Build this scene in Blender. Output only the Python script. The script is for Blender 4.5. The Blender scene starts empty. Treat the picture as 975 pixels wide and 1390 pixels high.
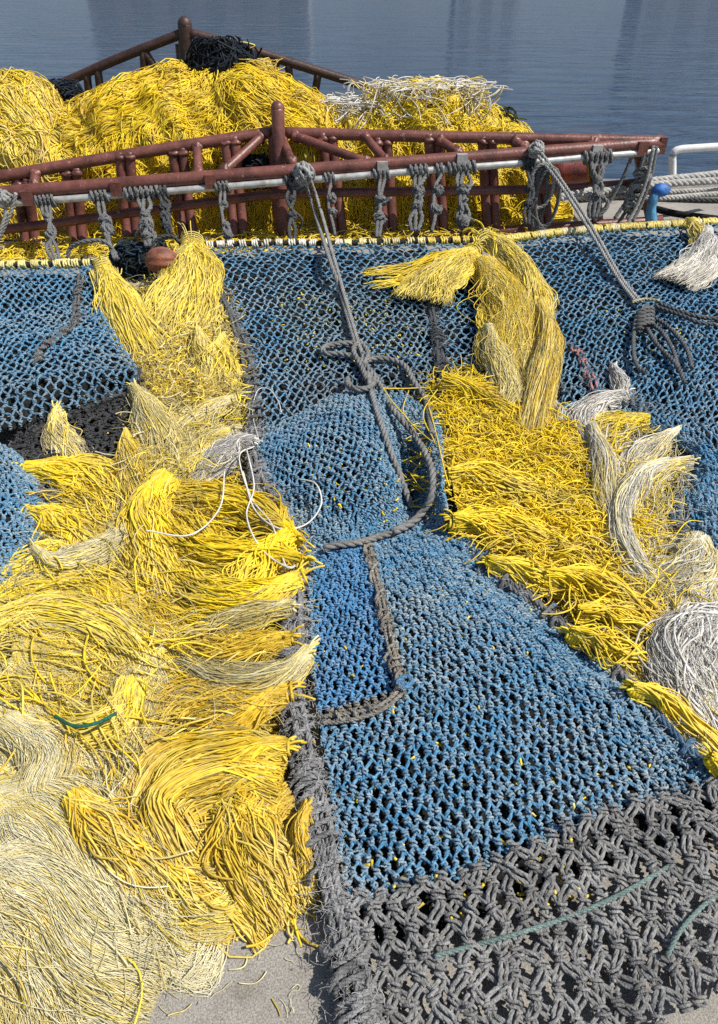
import bpy, math
import numpy as np

rng = np.random.default_rng(7)
sc = bpy.context.scene
R = math.radians

# ------------------------------------------------------------------ camera
PITCH, FPX, CX, CY, CAMH = R(37.0), 976.0, 487.5, 650.0, 1.65
cam = bpy.data.cameras.new('camera'); camo = bpy.data.objects.new('camera', cam)
sc.collection.objects.link(camo); sc.camera = camo
camo.location = (0, 0, CAMH); camo.rotation_euler = (R(90) - PITCH, 0, 0)
cam.sensor_width = 36; cam.lens = FPX / 1390 * 36; cam.shift_y = -45 / 1390
cam.clip_start = 0.05; cam.clip_end = 3000

# ------------------------------------------------------------------ light
SUN_EL, SUN_AZ = R(54), R(104)         # azimuth clockwise from +Y: the sun stands to the right, a little behind the camera
w = bpy.data.worlds.new('World'); sc.world = w; w.use_nodes = True
nt = w.node_tree; nt.nodes.clear()
sky = nt.nodes.new('ShaderNodeTexSky'); sky.sky_type = 'NISHITA'; sky.sun_disc = False
sky.sun_elevation = SUN_EL; sky.sun_rotation = SUN_AZ
bg = nt.nodes.new('ShaderNodeBackground'); bg.inputs[1].default_value = 0.095
wo = nt.nodes.new('ShaderNodeOutputWorld')
nt.links.new(sky.outputs[0], bg.inputs[0]); nt.links.new(bg.outputs[0], wo.inputs[0])
sl = bpy.data.lights.new('sun', 'SUN'); sl.energy = 4.8; sl.angle = R(0.5); sl.color = (1, 0.955, 0.88)
so = bpy.data.objects.new('sun', sl); sc.collection.objects.link(so)
so.rotation_euler = (R(90) - SUN_EL, 0, math.pi - SUN_AZ); so.location = (8, 4, 12)
sc.view_settings.view_transform = 'Standard'; sc.view_settings.look = 'None'
sc.view_settings.exposure = 0.22; sc.view_settings.gamma = 1
sc.render.engine = 'CYCLES'
sc.cycles.max_bounces = 6; sc.cycles.diffuse_bounces = 3; sc.cycles.glossy_bounces = 3
sc.cycles.transparent_max_bounces = 8
sc.cycles.use_denoising = False

# ------------------------------------------------------------------ pixel -> place
cP, sP = math.cos(PITCH), math.sin(PITCH)
def ray(px, py):
    px = np.asarray(px, float); py = np.asarray(py, float)
    u = (px - CX) / FPX; v = (CY - py) / FPX
    return np.stack([u, cP + v * sP, -sP + v * cP + 0 * u], -1)
def at(px, py, z=0.0):
    d = ray(px, py); t = (np.asarray(z, float) - CAMH) / d[..., 2]
    return d * t[..., None] + np.array([0, 0, CAMH])
def atY(px, py, Y):
    d = ray(px, py); t = np.asarray(Y, float) / d[..., 1]
    return d * t[..., None] + np.array([0, 0, CAMH])
def proj(P):
    q = P - np.array([0, 0, CAMH])
    zf = q[..., 1] * cP - q[..., 2] * sP; up = q[..., 1] * sP + q[..., 2] * cP
    return CX + FPX * q[..., 0] / zf, CY - FPX * up / zf
def pts(l, z=None):
    a = np.array(l, float)
    return at(a[:, 0], a[:, 1], a[:, 2] if a.shape[1] > 2 else (0.0 if z is None else z))

# ------------------------------------------------------------------ mesh helpers
_wl = {}
def mk(name, parts, mat, parent=None, smooth=True):
    """parts: list of (V, F(quads), C) joined as ONE mesh object."""
    Vs, Fs, Cs, o = [], [], [], 0
    for V, F, C in parts:
        V = V.reshape(-1, 3); Vs.append(V); Fs.append(F + o); o += len(V)
        Cs.append(np.broadcast_to(np.asarray(C, float), (len(V), 3)))
    V = np.concatenate(Vs); F = np.concatenate(Fs).astype(np.int32); Cc = np.concatenate(Cs)
    if parent is None:
        org = np.array([(V[:, 0].min() + V[:, 0].max()) / 2, (V[:, 1].min() + V[:, 1].max()) / 2, V[:, 2].min()])
    else:
        org = _wl[parent.name]
    V = V - org
    me = bpy.data.meshes.new(name)
    me.vertices.add(len(V)); me.vertices.foreach_set('co', V.astype(np.float32).ravel())
    me.loops.add(F.size); me.loops.foreach_set('vertex_index', F.ravel())
    me.polygons.add(len(F)); me.polygons.foreach_set('loop_start', np.arange(0, F.size, 4, dtype=np.int32))
    me.polygons.foreach_set('use_smooth', np.full(len(F), smooth))
    a = me.color_attributes.new('Col', 'FLOAT_COLOR', 'POINT')
    a.data.foreach_set('color', np.concatenate([Cc, np.ones((len(V), 1))], 1).astype(np.float32).ravel())
    me.update(calc_edges=True); me.validate()
    me.materials.append(mat)
    ob = bpy.data.objects.new(name, me); sc.collection.objects.link(ob)
    if parent is None: ob.location = org
    else: ob.parent = parent
    _wl[ob.name] = org
    return ob
def tag(o, label=None, cat=None, group=None, kind=None):
    if label: o['label'] = label
    if cat: o['category'] = cat
    if group: o['group'] = group
    if kind: o['kind'] = kind
    return o
def empty(name, loc, label, cat, group=None):
    o = bpy.data.objects.new(name, None); sc.collection.objects.link(o)
    o.location = loc; o.empty_display_size = 0.1; _wl[o.name] = np.array(loc, float)
    return tag(o, label, cat, group)

def nrm(a): return a / np.maximum(np.linalg.norm(a, axis=-1, keepdims=True), 1e-9)
def tubes(P, rad, S=4, col=(1, 1, 1), caps=False, flat=1.0):
    """P (N,K,3) centre lines; rad scalar / (N,1) / (N,K); col (3,) / (N,3) / (N,K,3)"""
    P = np.asarray(P, float); N, K, _ = P.shape
    if caps:
        e0 = P[:, :1] - (P[:, 1:2] - P[:, :1]) * 0.02; e1 = P[:, -1:] + (P[:, -1:] - P[:, -2:-1]) * 0.02
        rad = np.broadcast_to(np.asarray(rad, float), (N, K)); z = np.full((N, 1), 1e-4)
        rad = np.concatenate([z, rad, z], 1); P = np.concatenate([e0, P, e1], 1); K += 2
        col = np.asarray(col, float)
        if col.ndim == 3: col = np.concatenate([col[:, :1], col, col[:, -1:]], 1)
    T = nrm(np.gradient(P, axis=1))
    m = np.abs(T).mean(1); ref = np.where((m[:, 2] > 0.7)[:, None], np.array([[0.1, 1.0, 0.05]]), np.array([[0.06, 0.04, 1.0]]))
    A = nrm(np.cross(T, ref[:, None, :])); B = np.cross(A, T)
    rad = np.broadcast_to(np.asarray(rad, float), (N, K))
    th = np.arange(S) * 2 * np.pi / S
    V = P[:, :, None] + rad[:, :, None, None] * (np.cos(th)[None, None, :, None] * A[:, :, None] + flat * np.sin(th)[None, None, :, None] * B[:, :, None])
    b = (np.arange(N)[:, None, None] * K + np.arange(K - 1)[None, :, None]) * S
    s = np.arange(S)[None, None, :]; s1 = (s + 1) % S
    F = np.stack([b + s, b + s1, b + S + s1, b + S + s], -1).reshape(-1, 4)
    col = np.asarray(col, float)
    if col.ndim == 1: C = np.broadcast_to(col, (N * K * S, 3))
    elif col.ndim == 2: C = np.repeat(col, K * S, 0)
    else: C = np.repeat(col.reshape(N * K, 3), S, 0)
    return V.reshape(-1, 3), F, C
def cr(p, n):
    """Catmull-Rom through p, n samples about evenly spaced"""
    p = np.asarray(p, float)
    if len(p) == 2: return p[0] + (p[1] - p[0]) * np.linspace(0, 1, n)[:, None]
    q = np.concatenate([[2 * p[0] - p[1]], p, [2 * p[-1] - p[-2]]])
    L = np.concatenate([[0], np.cumsum(np.linalg.norm(np.diff(p, axis=0), axis=1))]); L = L / L[-1] * (len(p) - 1) if L[-1] > 0 else L
    tt = np.interp(np.linspace(0, 1, n), L / (len(p) - 1), np.arange(len(p)))
    i = np.minimum(tt.astype(int), len(p) - 2); f = (tt - i)[:, None]
    a, b, c, d = q[i], q[i + 1], q[i + 2], q[i + 3]
    return 0.5 * (2 * b + (c - a) * f + (2 * a - 5 * b + 4 * c - d) * f ** 2 + (3 * b - a - 3 * c + d) * f ** 3)
def frames(p):
    T = nrm(np.gradient(p, axis=0)); n = len(p)
    A = np.zeros_like(T); r = np.array([0, 0, 1.0]) if abs(T[0, 2]) < 0.9 else np.array([0, 1.0, 0])
    a = nrm(np.cross(T[0], r))
    for i in range(n):
        a = nrm(a - T[i] * np.dot(a, T[i])); A[i] = a
    return T, A, np.cross(T, A)
def plen(p): return np.linalg.norm(np.diff(p, axis=0), axis=1).sum()
def rope(path, r, col, pitch=None, ns=3, S=5, step=None, dense=True):
    """laid rope: ns helical strands round a path"""
    path = np.asarray(path, float)
    L = plen(cr(path, 60)) if len(path) > 2 else plen(path)
    pitch = pitch or r * 7; step = step or pitch / 7
    n = int(min(900, max(8, L / step)))
    p = cr(path, n); T, A, B = frames(p)
    s = np.concatenate([[0], np.cumsum(np.linalg.norm(np.diff(p, axis=0), axis=1))])
    out = []
    for k in range(ns):
        a = 2 * np.pi * (s / pitch + k / ns)
        out.append(p + r * 0.5 * (np.cos(a)[:, None] * A + np.sin(a)[:, None] * B))
    P = np.stack(out)
    c = np.asarray(col, float)[None, None] * (1 + 0.22 * (noise3(P * 22) - 0.5) * 2)[..., None]
    return tubes(P, r * 0.56, S, c, caps=True)
def noise3(P):
    x, y, z = P[..., 0], P[..., 1], P[..., 2]
    v = (np.sin(1.3 * x + 2.1 * y + 0.7 * z + 1.0) + np.sin(2.9 * x - 1.7 * y + 1.9 * z + 4.0) + np.sin(-1.1 * x + 3.3 * y - 2.3 * z + 2.0)
         + 0.7 * np.sin(5.1 * x + 4.3 * y + 3.7 * z + 0.5) + 0.7 * np.sin(-4.7 * x + 6.1 * y + 5.3 * z + 3.3))
    return 0.5 + v / 8.8 * 1.25
def sheet(S, col, flip=False):
    """S (n,m,3) grid -> quads"""
    n, m, _ = S.shape
    i = np.arange(n - 1)[:, None] * m + np.arange(m - 1)[None]
    F = np.stack([i, i + 1, i + m + 1, i + m], -1).reshape(-1, 4)
    return S.reshape(-1, 3), F, np.broadcast_to(np.asarray(col, float), (n * m, 3)) if np.ndim(col) == 1 else np.asarray(col).reshape(-1, 3)
def box(c, h, col=(1, 1, 1), rz=0.0):
    s = np.array([[-1, -1, -1], [1, -1, -1], [1, 1, -1], [-1, 1, -1], [-1, -1, 1], [1, -1, 1], [1, 1, 1], [-1, 1, 1]], float) * np.array(h)
    ca, sa = math.cos(rz), math.sin(rz); s = np.stack([s[:, 0] * ca - s[:, 1] * sa, s[:, 0] * sa + s[:, 1] * ca, s[:, 2]], 1)
    F = np.array([[0, 3, 2, 1], [4, 5, 6, 7], [0, 1, 5, 4], [1, 2, 6, 5], [2, 3, 7, 6], [3, 0, 4, 7]])
    return s + np.array(c, float), F, np.array(col, float)
def blob(c, rad, col, n=10, m=14, bump=0.15, seed=0.0, squash=(1, 1, 1)):
    th = np.linspace(0.02, np.pi - 0.02, n)[:, None]; ph = np.linspace(0, 2 * np.pi, m)[None]
    D = np.stack([np.sin(th) * np.cos(ph), np.sin(th) * np.sin(ph), np.cos(th) + 0 * ph], -1)
    k = 1 + bump * (noise3(D * 2.5 + seed) - 0.5) * 2
    k[:, -1] = k[:, 0]
    return sheet(np.array(c) + D * k[..., None] * rad * np.array(squash), col)

# ------------------------------------------------------------------ materials
def mat(name, base=None, rough=0.6, spec=0.4, vcol=True, nscale=40.0, namp=0.35, bump=0.0, bscale=120.0, metal=0.0, transl=0.0, tint=None, tscale=6.0, tamp=0.6, chips=None):
    m = bpy.data.materials.new(name); m.use_nodes = True; t = m.node_tree; n = t.nodes; n.clear(); L = t.links.new
    out = n.new('ShaderNodeOutputMaterial'); bs = n.new('ShaderNodeBsdfPrincipled')
    bs.inputs['Roughness'].default_value = rough; bs.inputs['Specular IOR Level'].default_value = spec; bs.inputs['Metallic'].default_value = metal
    geo = n.new('ShaderNodeNewGeometry')
    if vcol:
        a = n.new('ShaderNodeAttribute'); a.attribute_name = 'Col'; src = a.outputs['Color']
    else:
        a = n.new('ShaderNodeRGB'); a.outputs[0].default_value = (*base, 1); src = a.outputs[0]
    if tint is not None:
        nz = n.new('ShaderNodeTexNoise'); nz.inputs['Scale'].default_value = tscale; nz.inputs['Detail'].default_value = 6; nz.inputs['Roughness'].default_value = 0.65
        L(geo.outputs['Position'], nz.inputs['Vector'])
        rp = n.new('ShaderNodeValToRGB'); rp.color_ramp.elements[0].position = 0.48; rp.color_ramp.elements[1].position = 0.66
        L(nz.outputs[0], rp.inputs[0])
        mu = n.new('ShaderNodeMath'); mu.operation = 'MULTIPLY'; mu.inputs[1].default_value = tamp; L(rp.outputs[0], mu.inputs[0])
        mx = n.new('ShaderNodeMix'); mx.data_type = 'RGBA'; L(mu.outputs[0], mx.inputs[0]); L(src, mx.inputs[6]); mx.inputs[7].default_value = (*tint, 1)
        src = mx.outputs[2]
    if chips is not None:
        nz = n.new('ShaderNodeTexNoise'); nz.inputs['Scale'].default_value = 26; nz.inputs['Detail'].default_value = 7; nz.inputs['Roughness'].default_value = 0.75
        L(geo.outputs['Position'], nz.inputs['Vector'])
        rp = n.new('ShaderNodeValToRGB'); rp.color_ramp.elements[0].position = 0.615; rp.color_ramp.elements[1].position = 0.66
        L(nz.outputs[0], rp.inputs[0])
        mx = n.new('ShaderNodeMix'); mx.data_type = 'RGBA'; L(rp.outputs[0], mx.inputs[0]); L(src, mx.inputs[6]); mx.inputs[7].default_value = (*chips, 1)
        src = mx.outputs[2]
    nz = n.new('ShaderNodeTexNoise'); nz.inputs['Scale'].default_value = nscale; nz.inputs['Detail'].default_value = 4
    L(geo.outputs['Position'], nz.inputs['Vector'])
    mr = n.new('ShaderNodeMapRange'); mr.inputs[1].default_value = 0.25; mr.inputs[2].default_value = 0.75; mr.inputs[3].default_value = 1 - namp; mr.inputs[4].default_value = 1 + namp
    L(nz.outputs[0], mr.inputs[0])
    vm = n.new('ShaderNodeVectorMath'); vm.operation = 'SCALE'; L(src, vm.inputs[0]); L(mr.outputs[0], vm.inputs['Scale'])
    L(vm.outputs[0], bs.inputs['Base Color'])
    if bump:
        nb = n.new('ShaderNodeTexNoise'); nb.inputs['Scale'].default_value = bscale; nb.inputs['Detail'].default_value = 5
        L(geo.outputs['Position'], nb.inputs['Vector'])
        bp = n.new('ShaderNodeBump'); bp.inputs['Strength'].default_value = bump; bp.inputs['Distance'].default_value = 0.01
        L(nb.outputs[0], bp.inputs['Height']); L(bp.outputs[0], bs.inputs['Normal'])
    if transl:
        tr = n.new('ShaderNodeBsdfTranslucent'); L(vm.outputs[0], tr.inputs[0])
        ms = n.new('ShaderNodeMixShader'); ms.inputs[0].default_value = transl; L(bs.outputs[0], ms.inputs[1]); L(tr.outputs[0], ms.inputs[2]); L(ms.outputs[0], out.inputs[0])
    else:
        L(bs.outputs[0], out.inputs[0])
    return m
M = dict(
    strand=mat('polyethylene_strand', rough=0.45, spec=0.4, nscale=45, namp=0.22, transl=0.10, tint=(0.33, 0.26, 0.13), tscale=8, tamp=0.38),
    fuzz=mat('frayed_fibre', rough=0.5, spec=0.35, nscale=25, namp=0.15, transl=0.15),
    twine=mat('net_twine', rough=0.6, spec=0.3, nscale=160, namp=0.45, bump=0.5, bscale=420, tint=(0.30, 0.34, 0.34), tscale=60, tamp=0.35),
    greytwine=mat('weathered_grey_twine', rough=0.8, spec=0.2, nscale=130, namp=0.5, bump=0.6, bscale=350),
    rope=mat('weathered_rope', rough=0.8, spec=0.2, nscale=150, namp=0.4, bump=0.5, bscale=380),
    under=mat('under_netting_shade', rough=0.95, spec=0.05, nscale=60, namp=0.6, bump=1.0, bscale=70),  # for the near-black sheets that stand in for shade under the meshes
    heap=mat('packed_rope', rough=0.7, spec=0.2, nscale=35, namp=0.5, bump=1.0, bscale=60),
    rust=mat('oxide_red_painted_steel', (0.165, 0.058, 0.043), rough=0.42, spec=0.5, vcol=False, nscale=18, namp=0.30, bump=0.22, bscale=60, tint=(0.07, 0.024, 0.016), tscale=5, tamp=0.85, chips=(0.33, 0.19, 0.155)),
    rust2=mat('dark_brown_rusted_steel', (0.055, 0.028, 0.021), rough=0.5, spec=0.45, vcol=False, nscale=18, namp=0.35, bump=0.3, bscale=60, tint=(0.03, 0.016, 0.012), tscale=7, tamp=0.8),
    galv=mat('galvanised_pipe', (0.52, 0.52, 0.50), rough=0.38, spec=0.6, vcol=False, nscale=22, namp=0.22, metal=0.35, tint=(0.22, 0.17, 0.13), tscale=16, tamp=0.6),
    whitep=mat('white_painted_pipe', (0.76, 0.76, 0.74), rough=0.4, spec=0.5, vcol=False, nscale=15, namp=0.1, tint=(0.45, 0.38, 0.30), tscale=14, tamp=0.5),
    paint=mat('worn_paint', rough=0.55, spec=0.35, nscale=28, namp=0.3, bump=0.3, bscale=90, tint=(0.05, 0.04, 0.035), tscale=11, tamp=0.7),
    stone=mat('stone', rough=0.9, spec=0.2, nscale=50, namp=0.3, bump=0.5, bscale=90),
)
# ------------------------------------------------------------------ setting: water, quay
def water():
    x0, x1, y0, y1 = -600, 600, 5.0, 1500
    V = np.array([[x0, y0, -1.25], [x1, y0, -1.25], [x1, y1, -1.25], [x0, y1, -1.25]]); F = np.array([[0, 1, 2, 3]])
    m = bpy.data.materials.new('harbour_water'); m.use_nodes = True; t = m.node_tree; n = t.nodes; L = t.links.new
    bs = n['Principled BSDF']; bs.inputs['Base Color'].default_value = (0.016, 0.030, 0.058, 1)
    bs.inputs['Roughness'].default_value = 0.10; bs.inputs['IOR'].default_value = 1.33
    g = n.new('ShaderNodeNewGeometry'); mp = n.new('ShaderNodeMapping'); L(g.outputs['Position'], mp.inputs[0])
    mp.inputs['Scale'].default_value = (0.5, 1.5, 1.0); mp.inputs['Rotation'].default_value = (0, 0, R(8))
    n1 = n.new('ShaderNodeTexNoise'); n1.inputs['Scale'].default_value = 1.1; n1.inputs['Detail'].default_value = 4; n1.inputs['Roughness'].default_value = 0.55
    n1.inputs['Distortion'].default_value = 0.6
    L(mp.outputs[0], n1.inputs[0])
    b = n.new('ShaderNodeBump'); b.inputs['Strength'].default_value = 0.75; b.inputs['Distance'].default_value = 0.08
    L(n1.outputs[0], b.inputs['Height']); L(b.outputs[0], bs.inputs['Normal'])
    tag(mk('water', [(V, F, (1, 1, 1))], m), kind='structure')
water()

def concrete(name, base, dark):
    m = bpy.data.materials.new(name); m.use_nodes = True; t = m.node_tree; n = t.nodes; L = t.links.new
    bs = n['Principled BSDF']; bs.inputs['Roughness'].default_value = 0.9; bs.inputs['Specular IOR Level'].default_value = 0.2
    g = n.new('ShaderNodeNewGeometry')
    def nz(s, d=6, r=0.6):
        q = n.new('ShaderNodeTexNoise'); q.inputs['Scale'].default_value = s; q.inputs['Detail'].default_value = d; q.inputs['Roughness'].default_value = r
        L(g.outputs['Position'], q.inputs['Vector']); return q.outputs[0]
    r1 = n.new('ShaderNodeValToRGB'); L(nz(2.2), r1.inputs[0]); r1.color_ramp.elements[0].position = 0.3; r1.color_ramp.elements[1].position = 0.72
    r1.color_ramp.elements[0].color = (*dark, 1); r1.color_ramp.elements[1].color = (*base, 1)
    r2 = n.new('ShaderNodeValToRGB'); L(nz(260, 3), r2.inputs[0]); r2.color_ramp.elements[0].position = 0.35; r2.color_ramp.elements[1].position = 0.65
    r2.color_ramp.elements[0].color = (0.55, 0.55, 0.55, 1); r2.color_ramp.elements[1].color = (1.2, 1.2, 1.2, 1)
    mx = n.new('ShaderNodeMix'); mx.data_type = 'RGBA'; mx.blend_type = 'MULTIPLY'; mx.inputs[0].default_value = 1
    L(r1.outputs[0], mx.inputs[6]); L(r2.outputs[0], mx.inputs[7]); L(mx.outputs[2], bs.inputs['Base Color'])
    st = n.new('ShaderNodeValToRGB'); L(nz(7.0, 8, 0.7), st.inputs[0]); st.color_ramp.elements[0].position = 0.52; st.color_ramp.elements[1].position = 0.70
    st.color_ramp.elements[0].color = (1, 1, 1, 1); st.color_ramp.elements[1].color = (0.62, 0.58, 0.52, 1)
    vo = n.new('ShaderNodeTexVoronoi'); vo.feature = 'DISTANCE_TO_EDGE'; vo.inputs['Scale'].default_value = 1.3
    wp = n.new('ShaderNodeVectorMath'); wp.operation = 'ADD'; wn = n.new('ShaderNodeTexNoise'); wn.inputs['Scale'].default_value = 5; wn.inputs['Detail'].default_value = 6
    L(g.outputs['Position'], wn.inputs['Vector']); ws = n.new('ShaderNodeVectorMath'); ws.operation = 'SCALE'; ws.inputs['Scale'].default_value = 0.22; L(wn.outputs['Color'], ws.inputs[0])
    L(g.outputs['Position'], wp.inputs[0]); L(ws.outputs[0], wp.inputs[1]); L(wp.outputs[0], vo.inputs['Vector'])
    ck = n.new('ShaderNodeValToRGB'); L(vo.outputs['Distance'], ck.inputs[0]); ck.color_ramp.elements[0].position = 0.0; ck.color_ramp.elements[1].position = 0.006
    ck.color_ramp.elements[0].color = (0.35, 0.33, 0.3, 1); ck.color_ramp.elements[1].color = (1, 1, 1, 1)
    sp_ = n.new('ShaderNodeValToRGB'); L(nz(85, 2), sp_.inputs[0]); sp_.color_ramp.elements[0].position = 0.27; sp_.color_ramp.elements[1].position = 0.31
    sp_.color_ramp.elements[0].color = (0.35, 0.32, 0.3, 1); sp_.color_ramp.elements[1].color = (1, 1, 1, 1)
    last = mx.outputs[2]
    for q in (st, sp_):
        m2 = n.new('ShaderNodeMix'); m2.data_type = 'RGBA'; m2.blend_type = 'MULTIPLY'; m2.inputs[0].default_value = 1
        L(last, m2.inputs[6]); L(q.outputs[0], m2.inputs[7]); last = m2.outputs[2]
    L(last, bs.inputs['Base Color'])
    b = n.new('ShaderNodeBump'); b.inputs['Strength'].default_value = 0.6; b.inputs['Distance'].default_value = 0.004
    L(nz(330, 4), b.inputs['Height']); L(b.outputs[0], bs.inputs['Normal'])
    return m
CON = concrete('quay_concrete', (0.40, 0.375, 0.335), (0.29, 0.268, 0.235))
CON2 = concrete('quay_edge_concrete', (0.34, 0.32, 0.29), (0.17, 0.155, 0.14))
def quay():
    ye = 6.35
    P = []
    # one slab sheet with expansion joints as narrow grooves
    xs = np.array([-60, -2.6, -2.585, 1.9, 1.915, 4.6, 4.615, 60.]); ys = np.array([-40, 2.2, 2.212, 5.05, 5.062, ye - 0.45])
    def zz(i, j): return -0.02 if (i in (1,) and False) else 0.0
    X, Y = np.meshgrid(xs, ys); S = np.stack([X, Y, 0 * X], -1)
    V, F, C = sheet(S, (1, 1, 1))
    P.append((V, F, C))
    tag(mk('quay', P, CON, smooth=False), kind='structure')
    E = [box((0, ye - 0.218, -0.715), (60, 0.218, 0.74), (1, 1, 1))]
    tag(mk('quay_edge', E, CON2, smooth=False), kind='structure')
quay()

# apartment blocks on the far shore (they show as reflections in the water)
def far_block(x, y, wx, dy, h, col, label, floors, bays):
    m = bpy.data.materials.new('render_wall'); m.use_nodes = True; m.node_tree.nodes['Principled BSDF'].inputs['Base Color'].default_value = (*col, 1)
    m.node_tree.nodes['Principled BSDF'].inputs['Roughness'].default_value = 0.9
    e = empty('apartment_block', (x, y, 0), label, 'building', 'blocks on the far shore')
    mk('wall', [box((x, y, h / 2 - 0.7), (wx, dy, h / 2 + 0.7))], m, e, False)
    mk('roof', [box((x, y, h + 0.25), (wx + 0.5, dy + 0.5, 0.25))], M['stone'], e, False)
    g = bpy.data.materials.get('window_glass') or bpy.data.materials.new('window_glass'); g.use_nodes = True
    b = g.node_tree.nodes['Principled BSDF']; b.inputs['Base Color'].default_value = (0.22, 0.25, 0.29, 1); b.inputs['Roughness'].default_value = 0.1
    for f in range(floors):
        for k in range(bays):
            mk('window', [box((x - wx + (k + 0.5) * 2 * wx / bays, y - dy - 0.03, (f + 0.55) * h / floors), (wx / bays * 0.5, 0.06, h / floors * 0.26))], g, e, False)
far_block(-48, 265, 33, 8, 27, (0.30, 0.31, 0.34), 'grey apartment block on the far shore mirrored in the water at upper left', 4, 6)
far_block(40, 275, 10, 7, 24, (0.46, 0.49, 0.54), 'narrow tall pale block on the far shore mirrored right of the frame peak', 5, 3)
far_block(110, 270, 24, 8, 20, (0.36, 0.39, 0.44), 'low long block on the far shore mirrored at upper right', 3, 5)
def added_hills():  # unseen hills, added so the water mirrors an even, darker tone than sky
    x = np.linspace(-900, 900, 90); t = np.linspace(0, 1, 14)[:, None]
    h = 75 + 38 * (noise3(np.stack([x / 160, 0 * x, 0 * x], -1)) - .5) * 2
    X = np.broadcast_to(x[None], (14, 90)); Y = 330 + 420 * t + 18 * (noise3(np.stack([X / 40, X * 0 + t * 5, X * 0], -1)) - .5)
    Z = -1.6 + h[None] * np.sin(t * np.pi / 2) ** 0.8 + 5 * (noise3(np.stack([X / 14, X * 0 + t * 9, X * 0], -1)) - .5) * (t > 0)
    m = bpy.data.materials.new('slope_painted_haze'); m.use_nodes = True; q = m.node_tree.nodes['Principled BSDF']; q.inputs['Roughness'].default_value = 1
    q.inputs['Specular IOR Level'].default_value = 0
    z = m.node_tree.nodes.new('ShaderNodeTexNoise'); z.inputs['Scale'].default_value = 0.09; z.inputs['Detail'].default_value = 6
    g = m.node_tree.nodes.new('ShaderNodeNewGeometry'); m.node_tree.links.new(g.outputs['Position'], z.inputs['Vector'])
    r = m.node_tree.nodes.new('ShaderNodeValToRGB'); m.node_tree.links.new(z.outputs[0], r.inputs[0]); m.node_tree.links.new(r.outputs[0], q.inputs['Base Color'])
    r.color_ramp.elements[0].position = .35; r.color_ramp.elements[1].position = .65
    r.color_ramp.elements[0].color = (0.125, 0.155, 0.19, 1); r.color_ramp.elements[1].color = (0.165, 0.195, 0.235, 1)  # bluish distance haze put into the slope colour
    tag(mk('added_hills', [sheet(np.stack([X, Y, Z], -1), (1, 1, 1))], m), kind='structure')
added_hills()

# ------------------------------------------------------------------ front dredge frame
def FY(px): return 4.58 + 0.45 * (np.asarray(px, float) - 0) / 898.0
def fpt(px, py, d=0.0): return atY(px, py, FY(px) + d)
def pipe(pl, r, S=14, n=None):
    p = np.array(pl) if len(pl) == 2 else cr(pl, n or 12 * len(pl))
    if len(pl) == 2: p = p[0] + (p[1] - p[0]) * np.linspace(0, 1, 8)[:, None]
    return tubes(p[None], r, S, (1, 1, 1), caps=True)
DR = empty('dredge_frame', fpt(380, 335), 'oxide red welded pipe dredge frame across the quay in front of the yellow heap', 'dredge frame', 'steel dredge frames')
def apx(px): return max(0.0, 1 - abs(px - 378) / (520 if px > 378 else 640))    # how far the bowed rails stand behind the straight one
def tp(px, py): return fpt(px, py, 0.34 * apx(px))
def lp(px, py): return fpt(px, py, 0.05 + 0.02 * apx(px))
mk('top_rail', [pipe([tp(-240, 282), tp(0, 240), tp(205, 205), tp(372, 179)], 0.036), pipe([tp(384, 180), tp(475, 183), tp(711, 188), tp(898, 192)], 0.036)], M['rust'], DR)
mk('front_rail', [pipe([fpt(-240, 280), fpt(380, 233.5), fpt(640, 214), fpt(902, 194)], 0.041)], M['rust'], DR)
mk('lower_rail', [pipe([lp(-200, 334), lp(36, 308), lp(154, 292), lp(365, 264)], 0.030), pipe([lp(365, 264), lp(475, 261), lp(680, 258), lp(795, 254), lp(880, 247)], 0.030)], M['rust'], DR)
mk('bottom_bar', [pipe([fpt(-200, 372, 0.1), fpt(380, 332, 0.1), fpt(898, 300, 0.1)], 0.035)], M['rust'], DR)
posts = [(-60, 265, -48, 362), (30, 250, 46, 352), (97, 236, 108, 345), (169, 215, 182, 341), (241, 209, 256, 323), (312, 197, 326, 330), (444, 189, 461, 328),
         (519, 195, 529, 325), (588, 190, 597, 321), (661, 193, 668, 318), (727, 203, 740, 317), (803, 212, 812, 309), (868, 215, 886, 304)]
for (a, b, c, d) in posts:
    th = 0.13 + 0.1 * apx(a); A, B = fpt(a, b - (9 if a != 312 else 12), 0.34 * apx(a)), fpt(c, d, 0.11)
    mid = fpt((a + c) / 2, (b + d) / 2, th)
    off = np.array([0.0305, 0.004, 0])
    wb = [blob(A + nrm(B - A) * .035 + s_ * off * (a <= 790), 0.042, (1, 1, 1), bump=.28, seed=a * .2 + s_, squash=(1, 1, .6)) for s_ in (-1, 1)]
    if a > 790: mk('post', [pipe([A, mid, B], 0.040)] + wb, M['rust'], DR)
    else: mk('post', [pipe([A - off, mid - off, B - off], 0.033), pipe([A + off, mid + off, B + off], 0.033)] + wb, M['rust'], DR)
pk = [fpt(377, 147, 0.30), fpt(379, 200, 0.24), fpt(385, 331, 0.11)]
mk('peak_post', [pipe(pk, 0.043), pipe([fpt(374, 185, 0.33), fpt(378, 260, 0.22), fpt(383, 331, 0.15)], 0.05), blob(fpt(377, 147, 0.30), 0.045, (1, 1, 1), bump=0.02)], M['rust'], DR)
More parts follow.
